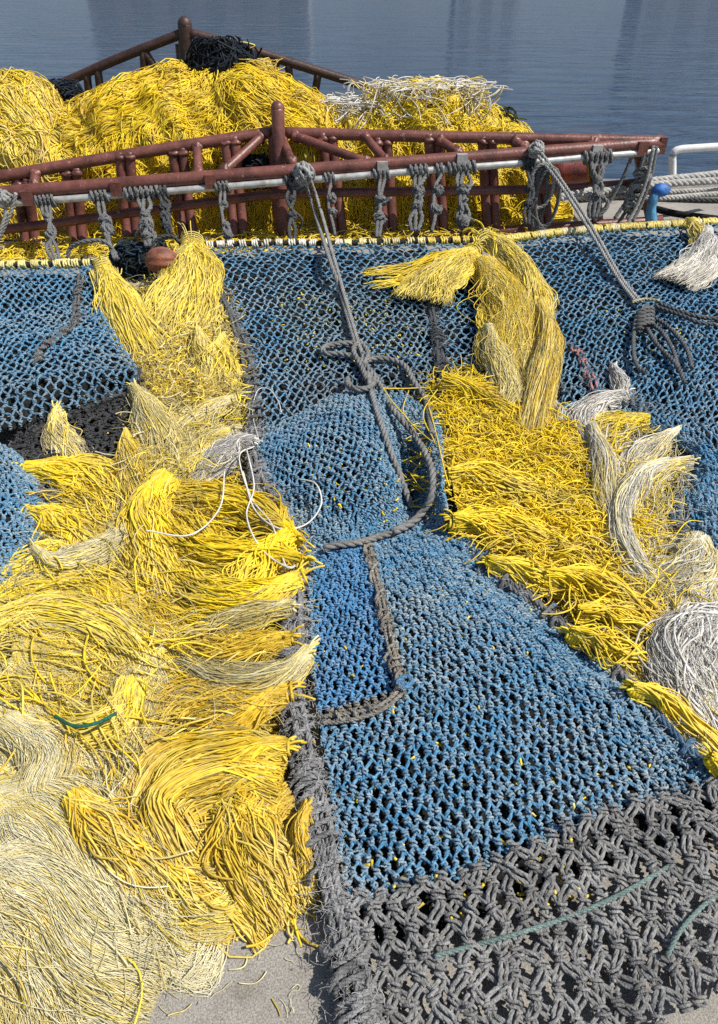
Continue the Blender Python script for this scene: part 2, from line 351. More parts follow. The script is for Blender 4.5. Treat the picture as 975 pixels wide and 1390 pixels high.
for (a, b, c, d) in [(48, 232, 46, 258), (267, 196, 270, 240), (358, 183, 300, 236), (383, 188, 398, 224), (394, 182, 505, 223), (493, 183, 527, 222), (593, 187, 627, 211), (695, 188, 716, 205), (793, 190, 815, 198)]:
    A, B = tp(a, b), fpt(c, d, 0.02); dd = nrm(B - A)
    mk('brace', [pipe([A, B], 0.029)] + [blob(q, 0.037, (1, 1, 1), bump=.3, seed=a * .3 + k) for k, q in enumerate((A + dd * .036, B - dd * .040))], M['rust'], DR)
sp = [fpt(-160, 291, -0.03), fpt(0, 277, -0.03), fpt(164, 264.5, -0.03), fpt(387, 247, -0.03), fpt(557, 233, -0.03), fpt(721, 220.5, -0.03), fpt(803, 213, -0.03), fpt(872, 207.5, -0.03), fpt(892, 204.5, -0.02), fpt(899, 198, 0.0)]
mk('silver_pipe', [pipe(sp, 0.0225, n=90)], M['galv'], DR)
for px, py in [(38, 268), (158, 256), (286, 246), (519, 228), (627, 218), (810, 206), (872, 201)]:
    c = fpt(px, py, -0.035); mk('lug', [box(c, (0.033, 0.020, 0.040), rz=0.1)], M['galv' if px in (627, 519, 810) else 'rust'], DR, False)
mk('end_plate', [box(fpt(897, 196, 0.01), (0.02, 0.05, 0.05))], M['rust'], DR, False)

# ------------------------------------------------------------------ rear dredge frame
RF = empty('dredge_frame', atY(250, 150, 6.25), 'dark brown pipe frame with a tall peak post behind the yellow heap', 'dredge frame', 'steel dredge frames')
def rp(px, py, d=0): return atY(px, py, 6.25 + d)
mk('peak_post', [pipe([rp(251, 33), rp(252, 60), rp(254, 100), rp(258, 170)], 0.052), pipe([rp(246, 60, .06), rp(249, 100, .05), rp(250, 170, 0.05)], 0.045), blob(rp(251, 33), 0.053, (1, 1, 1), bump=0.02)], M['rust2'], RF)
mk('top_rail', [pipe([rp(-10, 147), rp(75, 117), rp(160, 80), rp(246, 46)], 0.034), pipe([rp(258, 45), rp(320, 62), rp(430, 96), rp(520, 124), rp(640, 160)], 0.034)], M['rust2'], RF)
for (a, b, c, d) in [(118, 100, 125, 165), (133, 94, 141, 165), (195, 69, 198, 140), (197, 70, 228, 122), (314, 63, 310, 130), (375, 82, 371, 130), (391, 86, 398, 140), (432, 100, 424, 150), (510, 124, 505, 160)]:
    mk('brace', [pipe([rp(a, b), rp(c, d, 0.03)], 0.030)], M['rust2'], RF)
mk('lower_rail', [pipe([rp(-10, 200, .04), rp(252, 165, .04), rp(640, 200, .04)], 0.034)], M['rust2'], RF)

# ------------------------------------------------------------------ netting
_surf = []
def grid_surface(G, nv, nu):
    """G: rows of (px,py,z) -> fine surface (nv,nu,3)"""
    W = np.array([pts(r) for r in G])
    a = np.stack([cr(W[i], nu) for i in range(len(W))])
    return np.stack([cr(a[:, j], nv) for j in range(nu)], 1)
def bil(S, v, u):
    n, m, _ = S.shape; y = np.clip(v, 0, 1) * (n - 1); x = np.clip(u, 0, 1) * (m - 1)
    i = np.minimum(y.astype(int), n - 2); j = np.minimum(x.astype(int), m - 2); fy = (y - i)[..., None]; fx = (x - j)[..., None]
    return S[i, j] * (1 - fy) * (1 - fx) + S[i + 1, j] * fy * (1 - fx) + S[i, j + 1] * (1 - fy) * fx + S[i + 1, j + 1] * fy * fx
def netting(name, G, nu, nv, r, colf, parent, mat_, jit=0.09, knot=1.0, bump=0.012, under=0.028, ucol=(0.018, 0.018, 0.017), ply=2, sag=0.2, skip=None, uname='lower_layer_shade', double=False, ext=None, bowk=0.07):
    S = grid_surface(G, 90, 90)
    S[..., 2] += bump * (noise3(S * np.array([6, 6, 3]) + 3.0) - 0.5) * 2 + bump * 0.5 * (noise3(S * 19) - 0.5) * 2
    _surf.append(S)
    N = nrm(np.cross(np.gradient(S, axis=1), np.gradient(S, axis=0))); N[N[..., 2] < 0] *= -1
    j = np.arange(nv + 1)[:, None]; i = np.arange(nu + 1)[None]
    u = (i + 0.5 * (j % 2) - 0.25 + jit * rng.normal(size=(nv + 1, nu + 1))) / nu; v = (j + jit * 1.0 * rng.normal(size=(nv + 1, nu + 1))) / nv
    K0 = bil(S, v, u); NK = bil(N, v, u); K0 = K0 + NK * rng.normal(size=(nv + 1, nu + 1, 1)) * 0.003
    okU = (u > -0.02) & (u < 1.02)
    A, B, NA, VD = [], [], [], []
    Vg = nrm(np.gradient(S, axis=0)); KV = bil(Vg, v, u)
    for jj in range(nv):
        for d in (0, 1):
            ii = np.arange(nu + 1); k2 = ii + (d if jj % 2 else d - 1)
            ok = (k2 >= 0) & (k2 <= nu)
            ii, k2 = ii[ok], k2[ok]
            g = okU[jj, ii] & okU[jj + 1, k2]
            A.append(K0[jj, ii[g]]); B.append(K0[jj + 1, k2[g]]); NA.append(NK[jj, ii[g]]); VD.append(KV[jj, ii[g]])
    A, B, NA, VD = np.concatenate(A), np.concatenate(B), np.concatenate(NA), np.concatenate(VD)
    if skip is not None:
        px, py = proj((A + B) / 2); g = ~skip(px, py); A, B, NA, VD = A[g], B[g], NA[g], VD[g]
    n = len(A); K = 9; t = np.linspace(0, 1, K)[None, :, None]
    D = B - A; ln = np.linalg.norm(D, axis=1)
    # bars leave a knot steeply and bow towards the next
    dv = nrm(D); side = nrm(np.cross(NA, dv))
    bow = (rng.normal(size=(n, 1, 1)) * bowk + 0.0) * ln[:, None, None]
    lift = (rng.normal(size=(n, 1, 1)) * 0.08 + 0.10) * ln[:, None, None]
    sL = np.clip((t - 0.16) / 0.68, 0, 1); sL = sL * sL * (3 - 2 * sL)
    Dv = VD * (D * VD).sum(1, keepdims=True); Dl = D - Dv
    P = A[:, None] + Dv[:, None] * t + Dl[:, None] * sL + side[:, None] * bow * np.sin(np.pi * t) + NA[:, None] * (lift * np.sin(np.pi * t) + sag * 0)
    parts = []
    th = rng.uniform(0, 6.28, (n, 1)); turns = np.maximum(1.0, ln / (r * 8.5))[:, None]
    c0 = colf(P)
    offs = [0.0]
    if double: offs = [-0.8, 0.8]
    for o in offs:
        Pd = P + side[:, None] * (o * r * np.sin(np.pi * np.clip(t, .1, .9)) + o * r * 0.6) if o else P
        for k in range(ply):
            a = th + 2 * np.pi * (turns * t[..., 0] + k / ply)
            Q = Pd + (0.42 * r) * (np.cos(a)[..., None] * side[:, None] + np.sin(a)[..., None] * NA[:, None])
            parts.append(tubes(Q, r * 0.62, 5, c0))
    # knots: short coils of twine
    kk = okU.copy().reshape(-1); C = K0.reshape(-1, 3)[kk]; CN = NK.reshape(-1, 3)[kk]
    if skip is not None:
        px, py = proj(C); g = ~skip(px, py); C, CN = C[g], CN[g]
    m = len(C); ax = nrm(bil(Vg, v, u).reshape(-1, 3)[kk][g if skip is not None else slice(None)] + rng.normal(size=(m, 3)) * .22); ax = nrm(ax - CN * (ax * CN).sum(1, keepdims=True))
    e1 = nrm(np.cross(ax, CN)); KK = 17; tt = np.linspace(0, 1, KK)[None, :]
    a = 2 * np.pi * 2.2 * tt + rng.uniform(0, 6.28, (m, 1)); rr = r * rng.uniform(1.05, 1.5, (m, 1)) * knot
    Q = C[:, None] + CN[:, None] * (r * 0.7) + (rr * np.cos(a))[..., None] * e1[:, None] + (rr * 0.8 * np.sin(a))[..., None] * CN[:, None] + ((tt - 0.5) * 4.2 * r * rng.uniform(0.8, 1.3, (m, 1)) + r * .35 * rng.normal(size=(m, KK)))[..., None] * ax[:, None]
    parts.append(tubes(Q, r * 0.62, 5, colf(Q, True), caps=True))
    # frayed ends sticking out of some knots
    sel = rng.random(m) < 0.35; ms = sel.sum()
    if ms:
        d = nrm(rng.normal(size=(ms, 3)) + CN[sel] * 0.8); tt = np.linspace(0, 1, 5)[None, :, None]
        Q = C[sel][:, None] + CN[sel][:, None] * r + d[:, None] * tt * (r * rng.uniform(2, 5, (ms, 1, 1))) + rng.normal(size=(ms, 5, 3)) * r * 0.25
        parts.append(tubes(Q, r * 0.42, 4, colf(Q, True), caps=True))
    ob = mk(name, parts, mat_, parent)
    if under:  # solid near-black sheet: shade inside the net is put into its colour
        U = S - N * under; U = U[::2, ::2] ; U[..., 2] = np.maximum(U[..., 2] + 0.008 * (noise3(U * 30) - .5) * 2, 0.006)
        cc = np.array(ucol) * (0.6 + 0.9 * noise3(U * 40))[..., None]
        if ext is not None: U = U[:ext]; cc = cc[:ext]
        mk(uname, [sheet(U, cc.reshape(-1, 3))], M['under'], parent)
    return ob, S
def mixc(a, b, f): return np.asarray(a) * (1 - f[..., None]) + np.asarray(b) * f[..., None]
BLUE, BLUE2, GREYB = (0.060, 0.225, 0.395), (0.035, 0.215, 0.480), (0.33, 0.375, 0.375)
def blue(gr=0.35, kgr=0.25, dark=1.0, zone=None, base=BLUE):
    def f(P, k=False):
        n1 = noise3(P * 3.1 + 7); n2 = noise3(P * 14 + 1); n3 = noise3(P * 55)
        g = np.clip((n1 * 0.5 + n2 * 0.5 - 0.55) * 0.8 + gr + (kgr if k else 0) + (n3 - .5) * 0.5, 0, 0.9)
        c = mixc(base, GREYB, g) * (0.75 + 0.5 * n3)[..., None] * dark
        if zone is not None:
            px, py = proj(P); c = zone(px, py, c, n3)
        return c
    return f
def grey(lo=0.10, hi=0.30, tint=(1.0, 1.0, 1.0)):
    def f(P, k=False):
        n = np.clip(0.5 * noise3(P * 9) + 0.5 * noise3(P * 60 + 2), 0, 1)
        return (lo + (hi - lo) * n)[..., None] * np.array(tint)
    return f
def inpoly(px, py, poly):
    poly = np.array(poly, float); x, y = np.asarray(px), np.asarray(py); r = np.zeros(x.shape, bool); j = len(poly) - 1
    for i in range(len(poly)):
        xi, yi = poly[i]; xj, yj = poly[j]
        with np.errstate(divide='ignore', invalid='ignore'):
            r ^= ((yi > y) != (yj > y)) & (x < (xj - xi) * (y - yi) / (yj - yi + 1e-12) + xi)
        j = i
    return r

def hang_bar(parent, pxl, z, r, wraps, cols, barcol=(0.03, 0.028, 0.025), dens=1.0, fat=1.35):
    """head rope along pxl with twine lashed round it"""
    p = cr(pts([(a, b, z) for a, b in pxl]), 60)
    hr = mk('headrope', [tubes(p[None], r, 10, barcol, caps=True)], M['rope'], parent)
    T, A, B = frames(p); parts = []; L = plen(p); ng = int(L / wraps)
    s = np.linspace(0, 1, 60)
    for g in range(ng):
        c = (g + 0.5 + rng.normal() * 0.12) / ng; nt_ = int(max(2, 3 * dens + rng.integers(0, 3))); K = nt_ * 12
        t = c + np.linspace(-0.5, 0.5, K) * (wraps / L) * min(1.0, 0.55 * dens + rng.uniform(0, 0.12)); t = np.clip(t, 0, 1)
        pc = np.stack([np.interp(t, s, p[:, k]) for k in range(3)], 1); a_ = np.stack([np.interp(t, s, A[:, k]) for k in range(3)], 1); b_ = np.stack([np.interp(t, s, B[:, k]) for k in range(3)], 1)
        th = np.linspace(0, 2 * np.pi * nt_, K) + rng.uniform(0, 6)
        rr = r * (1.1 + 0.25 * rng.random())
        q = pc + rr * (np.cos(th)[:, None] * a_ + np.sin(th)[:, None] * b_) + rng.normal(size=(K, 3)) * 0.0015
        col = np.array(cols(c)) * rng.uniform(0.8, 1.1)
        parts.append(tubes(q[None], r * 0.30 * fat, 5, col, caps=True))
    mk('twine_lashing', parts, M['strand'], hr)
    return hr
def bundle(name, path_px, zs, nr, rad, r, colf, parent, wraps=0.12, fz=400, fcol=(0.3, 0.3, 0.28), rf=0.0009, flen=0.05):
    """thick selvedge: several laid ropes side by side, lumps, lacing and fuzz"""
    q = np.array([(a, b) for a, b in path_px], float); z = zs if np.ndim(zs) else np.full(len(q), zs)
    p0 = cr(at(q[:, 0], q[:, 1], z), 50); T, A, B = frames(p0); L = plen(p0)
    parts = []; s = np.linspace(0, 1, 50)
    for k in range(nr):
        th = 2 * np.pi * k / nr + rng.uniform(-.3, .3); tw = rng.uniform(-2.5, 2.5)
        ang = th + tw * s * L; rad_ = rad * (0.55 + 0.5 * rng.random()) * (1 + 0.25 * np.sin(s * L * 20 + k))
        p = p0 + (rad_ * np.cos(ang))[:, None] * A + (rad_ * np.sin(ang) * 0.7)[:, None] * B
        p[:, 2] = np.maximum(p[:, 2], r)
        V, F, C = rope(p[::3], r, (1, 1, 1)); parts.append((V, F, C * colf(V)))
    nc = int(L / wraps)
    for g in range(nc):
        c = (g + rng.random() * 1.6) / nc; K = 34; lump = rng.random() < 0.55
        t = np.clip(c + np.linspace(-.5, .5, K) * (rng.uniform(.04, .16) if not lump else .03) / L, 0, 1)
        pc = np.stack([np.interp(t, s, p0[:, k]) for k in range(3)], 1); a_ = np.stack([np.interp(t, s, A[:, k]) for k in range(3)], 1); b_ = np.stack([np.interp(t, s, B[:, k]) for k in range(3)], 1)
        th = np.linspace(0, 2 * np.pi * rng.uniform(.8, 2.4), K) + rng.uniform(0, 6)
        if lump:      # a knot sitting on the bundle
            o = a_[0] * rng.normal() * rad * .8 + b_[0] * rad * rng.uniform(.2, 1.0); e1 = nrm(rng.normal(size=3)); e2 = nrm(np.cross(e1, rng.normal(size=3))); rr = rng.uniform(.3, .6) * rad + r * .5
            Q = pc + o + rr * (np.cos(th)[:, None] * e1 + np.sin(th)[:, None] * e2) + np.cross(e1, e2) * (np.linspace(-1, 1, K) * rr * .6)[:, None]
        else:
            rr = (rad * 1.1 + r) * rng.uniform(0.75, 1.1)
            Q = pc + (rr * np.cos(th))[:, None] * a_ + (rr * 0.75 * np.sin(th))[:, None] * b_
        Q = Q + rng.normal(size=(K, 3)) * 0.002
        Q[:, 2] = np.maximum(Q[:, 2], 0.004)
        V, F, C = rope(Q[::2], r * rng.uniform(.6, .95), (1, 1, 1)); parts.append((V, F, C * colf(V, True)))
    ob = mk(name, parts, M['greytwine'], parent)
    if fz:
        t = rng.random(fz); c = np.stack([np.interp(t, s, p0[:, k]) for k in range(3)], 1) + rng.normal(size=(fz, 3)) * rad * 0.8
        K = 8; d = nrm(rng.normal(size=(fz, 1, 3)) + np.cumsum(rng.normal(size=(fz, K, 3)) * 0.45, 1)); d[..., 2] *= 0.6
        Q = c[:, None] + np.cumsum(d, 1) * (flen / K * rng.uniform(0.4, 1.6, (fz, 1, 1))); Q[..., 2] = np.maximum(Q[..., 2], 0.003)
        mk('frayed_fuzz', [tubes(Q, rf, 3, np.array(fcol) * rng.uniform(0.5, 1.3, (fz, 1)))], M['fuzz'], parent)
    return ob

# --- centre net (upper sheet and cod-end are one net)
CN = empty('trawl_net', at(480, 800, 0), 'long blue net running from the frame down the middle to a grey knotted end', 'fishing net', 'blue trawl nets')
GA = [[(278, 338, .2), (370, 334, .2), (460, 334, .2), (550, 332, .2), (645, 330, .2)],
      [(298, 390, .11), (380, 385, .13), (465, 385, .13), (550, 385, .13), (660, 395, .13)],
      [(325, 450, .07), (395, 450, .08), (470, 450, .08), (545, 450, .08), (670, 455, .11)],
      [(343, 520, .05), (405, 520, .05), (475, 515, .06), (545, 515, .05), (678, 520, .08)],
      [(350, 604, .03), (410, 592, .025), (480, 570, .03), (545, 575, .03), (668, 585, .03)]]
def zoneA(px, py, c, n3):
    # worn grey-yellow band across the middle, brown-grey towards the fold, darker panel at right
    f = np.exp(-((py - 425) / 42) ** 2) * 0.45 * ((px > 380) & (px < 580)); c = mixc(c, (0.26, 0.25, 0.13), f * (n3 > .45))
    g = np.clip((py - 470) / 60, 0, 1) * 0.6 * np.clip((px - 380) / 60, 0, 1) * (px < 590); c = mixc(c, (0.20, 0.19, 0.165), g)
    return c
netting('netting', GA, 31, 44, 0.0046, blue(0.20, 0.34, zone=zoneA), CN, M['twine'], under=0.045)
hang_bar(CN, [(274, 333), (370, 330), (460, 330), (550, 328), (640, 326), (700, 322)], 0.215, 0.016, 0.068, lambda c: (0.72, 0.68, 0.58) if c < 0.45 else ((0.72, 0.62, 0.30) if c < 0.7 else (0.74, 0.55, 0.10)))
GB = [[(348, 600, .045), (400, 566, .085), (470, 535, .125), (535, 536, .10), (594, 562, .06)],
      [(352, 612, .075), (412, 590, .14), (492, 560, .19), (545, 585, .06), (598, 600, .13)],
      [(364, 655, .07), (424, 640, .14), (512, 618, .19), (554, 648, .0), (602, 650, .16)],
      [(384, 700, .05), (440, 685, .11), (516, 670, .15), (556, 694, .0), (608, 695, .14)],
      [(416, 750, .05), (466, 736, .08), (516, 722, .055), (562, 722, .06), (628, 732, .07)],
      [(420, 812, .06), (484, 800, .08), (555, 790, .09), (625, 785, .085), (700, 800, .06)],
      [(424, 890, .06), (508, 880, .08), (598, 868, .09), (695, 858, .08), (800, 885, .06)],
      [(436, 980, .06), (533, 965, .08), (645, 945, .09), (765, 930, .08), (885, 968, .06)],
      [(450, 1085, .06), (565, 1058, .08), (694, 1028, .09), (825, 1006, .08), (948, 1035, .06)],
      [(474, 1228, .05), (604, 1194, .07), (738, 1142, .08), (868, 1092, .07), (985, 1062, .05)]]
PATCH = [(425, 752), (500, 735), (512, 790), (530, 850), (545, 930), (520, 958), (430, 975)]
def zoneB(px, py, c, n3):
    m = inpoly(px, py, PATCH); c = np.where(m[..., None], mixc(c, BLUE2, np.full(px.shape, 0.55)), c)
    seam = np.abs(px - np.interp(py, [735, 790, 850, 930], [500, 513, 530, 545])) < 5
    seam &= (py > 735) & (py < 935)
    low = (np.abs(py - np.interp(px, [425, 545], [977, 942])) < 7) & (px > 420) & (px < 548)
    c = np.where((seam | low)[..., None], np.array([.21, .185, .14]) * (0.6 + 0.8 * n3)[..., None], c)
    return c
netting('netting', GB, 36, 68, 0.0047, blue(0.10, 0.42, zone=zoneB), CN, M['twine'], under=0.045, bump=0.012, knot=1.15, jit=.08, bowk=.05)
GE = [[(470, 1222, .055), (602, 1190, .08), (737, 1136, .09), (867, 1087, .08), (990, 1058, .06)],
      [(482, 1300, .05), (622, 1265, .075), (762, 1215, .08), (895, 1165, .08), (1035, 1128, .06)],
      [(495, 1400, .03), (650, 1350, .04), (800, 1300, .04), (942, 1240, .05), (1075, 1200, .05)],
      [(510, 1500, .02), (680, 1450, .02), (850, 1400, .02), (1000, 1330, .03), (1125, 1280, .03)]]
netting('chafing_panel', GE, 22, 8, 0.0052, grey(0.12, 0.34, (1, .99, .96)), CN, M['greytwine'], under=0.04, bump=0.012, knot=2.0, jit=0.11, double=True, ext=13, bowk=0.05, ply=3)
bundle('selvedge', [(345, 585), (352, 640), (380, 700), (408, 752), (402, 800), (402, 860), (396, 930), (408, 1000), (424, 1080), (440, 1170), (458, 1250), (478, 1330), (500, 1440)],
       [.05, .06, .06, .06, .06, .06, .06, .06, .06, .06, .05, .04, .03], 8, 0.031, 0.0080, grey(0.07, 0.38), CN, wraps=0.022, fz=5200, fcol=(.50, .49, .47), flen=0.032, rf=.0006)
bundle('selvedge', [(600, 565), (604, 640), (612, 700), (655, 765), (700, 800), (760, 850), (830, 905), (905, 985), (960, 1045), (1010, 1100)],
       .06, 5, 0.026, 0.0085, lambda P, k=False: mixc(grey(0.09, 0.26)(P), (0.05, 0.14, 0.25), (noise3(P * 5 + 4) > .58) * 0.7), CN, wraps=0.05, fz=1300, fcol=(.42, .45, .47), flen=0.028, rf=.0007)
bundle('selvedge', [(280, 340), (300, 390), (318, 430), (335, 480), (345, 540), (348, 600)], [.2, .13, .09, .07, .06, .05], 4, 0.022, 0.008, grey(0.07, 0.20, (.95, 1, 1.05)), CN, wraps=0.05, fz=500)
bundle('seam', [(585, 410), (592, 450), (600, 500), (604, 545)], [.11, .1, .08, .06], 3, 0.022, 0.008, grey(0.03, 0.12, (.9, 1, 1.1)), CN, wraps=0.04, fz=300)
bundle('seam', [(498, 738), (512, 790), (524, 850), (540, 915), (548, 935)], [.085, .10, .105, .105, .10], 2, 0.010, 0.0055, grey(0.14, 0.30, (1.1, 1, .85)), CN, wraps=0.03, fz=150, flen=.014)
bundle('seam', [(430, 977), (470, 972), (515, 960), (545, 938)], [.075, .09, .10, .10], 2, 0.010, 0.0055, grey(0.14, 0.30, (1.1, 1, .85)), CN, wraps=0.03, fz=150, flen=.014)
mk('blue_knot', [rope(at(np.array([538, 552, 560, 548, 540, 556]), np.array([925, 918, 926, 934, 926, 930]), .112), 0.007, (0.08, .20, .33))], M['twine'], CN)
for gpath in ([(640, 1284, .066), (700, 1268, .084), (770, 1245, .072), (840, 1215, .09), (915, 1172, .075)], [(905, 1300, .06), (925, 1262, .07), (960, 1225, .07), (1000, 1200, .07)], [(590, 1298, .08), (640, 1284, .085)]):
    mk('green_twine', [rope(pts(gpath), 0.0048, (0.16, 0.22, 0.20))], M['rope'], CN)

# --- left net
LN = empty('trawl_net', at(40, 470, 0), 'blue net at the left edge, folded over to show its black underside', 'fishing net', 'blue trawl nets')
GC = [[(-90, 370, .2), (-20, 367, .2), (50, 365, .2), (126, 362, .2)],
      [(-90, 430, .12), (-20, 425, .13), (60, 420, .13), (134, 415, .12)],
      [(-90, 490, .11), (-20, 480, .15), (70, 465, .17), (156, 455, .15)],
      [(-90, 550, .12), (-10, 535, .18), (90, 512, .20), (184, 500, .17)],
      [(-90, 600, .11), (-10, 585, .14), (90, 556, .13), (187, 528, .09)]]
def zoneC(px, py, c, n3):
    g = np.clip((py - 470 + (px - 60) * .1) / 60, 0, 1) * 0.4
    return mixc(c, (0.13, 0.15, 0.15), g)
netting('netting', GC, 22, 38, 0.0050, blue(0.12, 0.34, zone=zoneC), LN, M['twine'], under=0.04)
GC2 = [[(0, 610, .09), (60, 568, .10), (130, 538, .09), (188, 520, .09)], [(15, 640, .06), (75, 610, .07), (140, 580, .07), (185, 550, .06)], [(40, 672, .03), (95, 662, .035), (150, 640, .03), (178, 590, .03)]]
netting('dark_underside', GC2, 17, 16, 0.0066, grey(0.018, 0.085, (1, 1.02, 1.05)), LN, M['greytwine'], under=0.02, jit=.3, uname='lining_shade')  # the sheet below this piece carries painted shade too
GC3 = [[(-90, 600, .1), (-20, 605, .12), (15, 612, .11), (42, 645, .07)], [(-90, 680, .09), (-20, 690, .11), (25, 690, .10), (64, 682, .05)], [(-90, 760, .07), (-20, 770, .08), (15, 765, .07), (46, 752, .05)], [(-90, 830, .04), (-30, 822, .05), (5, 808, .04), (34, 790, .03)]]
netting('netting', GC3, 17, 28, 0.0050, blue(0.15, 0.34), LN, M['twine'], under=0.035)
bundle('selvedge', [(20, 605), (48, 640), (66, 682), (50, 740), (36, 785), (0, 812)], .05, 4, 0.022, 0.0075, grey(0.07, 0.2), LN, wraps=0.05, fz=900)
bundle('selvedge', [(186, 500), (180, 530), (150, 540), (100, 560), (40, 590)], [.15, .10, .10, .10, .1], 4, 0.02, 0.0075, grey(0.03, 0.10), LN, wraps=0.05, fz=500, fcol=(.1, .1, .1))
bundle('seam', [(110, 375), (104, 410), (100, 440), (60, 470), (50, 495)], [.2, .15, .16, .2, .2], 2, 0.012, 0.006, grey(0.10, 0.2), LN, wraps=0.05, fz=150)
hang_bar(LN, [(-95, 364), (-20, 361), (50, 359), (128, 357)], 0.215, 0.017, 0.055, lambda c: (0.76, 0.66, 0.26), dens=1.25)

# --- right net
RN = empty('trawl_net', at(860, 450, 0), 'wide blue net at the right hanging from a yellow lashed headrope', 'fishing net', 'blue trawl nets')
GD = [[(690, 326, .2), (760, 320, .2), (830, 314, .2), (900, 310, .2), (965, 306, .2), (1060, 301, .2)],
      [(714, 390, .11), (775, 385, .13), (840, 376, .15), (905, 371, .15), (972, 367, .15), (1062, 362, .15)],
      [(744, 470, .07), (797, 460, .10), (852, 450, .13), (914, 445, .15), (977, 441, .15), (1065, 436, .15)],
      [(764, 535, .05), (812, 530, .08), (864, 526, .12), (924, 522, .15), (984, 518, .15), (1068, 514, .15)],
      [(778, 580, .035), (830, 562, .06), (888, 572, .10), (938, 586, .13), (992, 594, .13), (1070, 598, .13)],
      [(925, 600, .05), (938, 620, .07), (958, 632, .10), (980, 638, .11), (1010, 640, .12), (1070, 645, .12)],
      [(918, 690, .045), (935, 694, .06), (955, 698, .09), (980, 702, .10), (1010, 706, .10), (1070, 712, .10)],
      [(940, 752, .03), (955, 753, .04), (970, 754, .06), (990, 757, .07), (1020, 760, .07), (1070, 766, .07)]]
netting('netting', GD, 33, 72, 0.0047, blue(0.10, 0.34), RN, M['twine'], under=0.045)
hang_bar(RN, [(672, 327), (760, 316), (830, 310), (900, 306), (960, 302), (1064, 297)], 0.215, 0.018, 0.055, lambda c: (0.74, 0.60, 0.16) if rng.random() > .25 else (0.70, .62, .35), dens=1.7)
bundle('selvedge', [(772, 560), (800, 560), (845, 545), (885, 560), (915, 590), (930, 620), (922, 660), (912, 690), (935, 735), (975, 770)], [.04, .06, .09, .09, .07, .06, .05, .05, .05, .05], 4, 0.022, 0.0075, lambda P, k=False: mixc(grey(0.06, 0.2)(P), (0.04, 0.12, 0.22), (noise3(P * 6) > .5) * 0.6), RN, wraps=0.045, fz=900)
bundle('seam', [(690, 330), (716, 395), (745, 470), (765, 535)], [.19, .12, .08, .06], 3, 0.016, 0.0065, grey(0.05, 0.16, (.9, 1, 1.1)), RN, wraps=0.05, fz=200)
def pinkish(P, k=False):
    f = (noise3(P * 30) > .5) * 1.0
    return mixc(np.full(P.shape, .5) * np.array([.16, .30, .42]), (0.48, 0.22, 0.20), f)
bundle('pink_lacing', [(776, 468), (788, 482), (798, 502), (806, 525), (812, 540)], [.10, .10, .095, .085, .08], 2, 0.012, 0.006, pinkish, RN, wraps=0.02, fz=80)
bundle('dark_edge', [(920, 745), (940, 790), (960, 835), (985, 870)], .04, 5, 0.04, 0.008, grey(0.02, 0.09), RN, wraps=0.04, fz=600, fcol=(.2, .2, .19))

# surface lookup so ropes can lie on the nets
_sp = np.concatenate([s[::2, ::2].reshape(-1, 3) for s in _surf]); _spx = np.stack(proj(_sp), -1)
def zon(px, py):
    d = np.hypot(_spx[:, 0] - px, _spx[:, 1] - py); i = np.argsort(d)[:6]
    return float(_sp[i, 2].max()) if d[i[0]] < 14 else 0.03
def on(l, lift=0.02): return np.array([at(a, b, zon(a, b) + lift) for a, b in l])
# ------------------------------------------------------------------ strand palettes (real fibre colours)
YB = [(0.86, 0.63, 0.020), (0.90, 0.68, 0.03), (0.82, 0.57, 0.015)]            # bright yellow
YG = [(0.70, 0.46, 0.028), (0.76, 0.53, 0.045), (0.62, 0.41, 0.025)]            # golden
YP = [(0.80, 0.64, 0.15), (0.84, 0.67, 0.11), (0.76, 0.61, 0.22)]             # faded yellow
ST = [(0.72, 0.63, 0.34), (0.77, 0.66, 0.29), (0.64, 0.58, 0.38)]             # straw
WH = [(0.72, 0.69, 0.63), (0.78, 0.75, 0.69), (0.62, 0.60, 0.56)]             # off white
YS = [(0.84, 0.65, 0.06), (0.88, 0.67, 0.04), (0.78, 0.61, 0.12)]             # sunny, slightly faded
def pal(p, n, var=0.14):
    p = np.array(p); return np.clip(p[rng.integers(0, len(p), n)] * rng.uniform(1 - var, 1 + var, (n, 1)), 0, 0.95)
def mixp(*ps): return [c for p in ps for c in p]

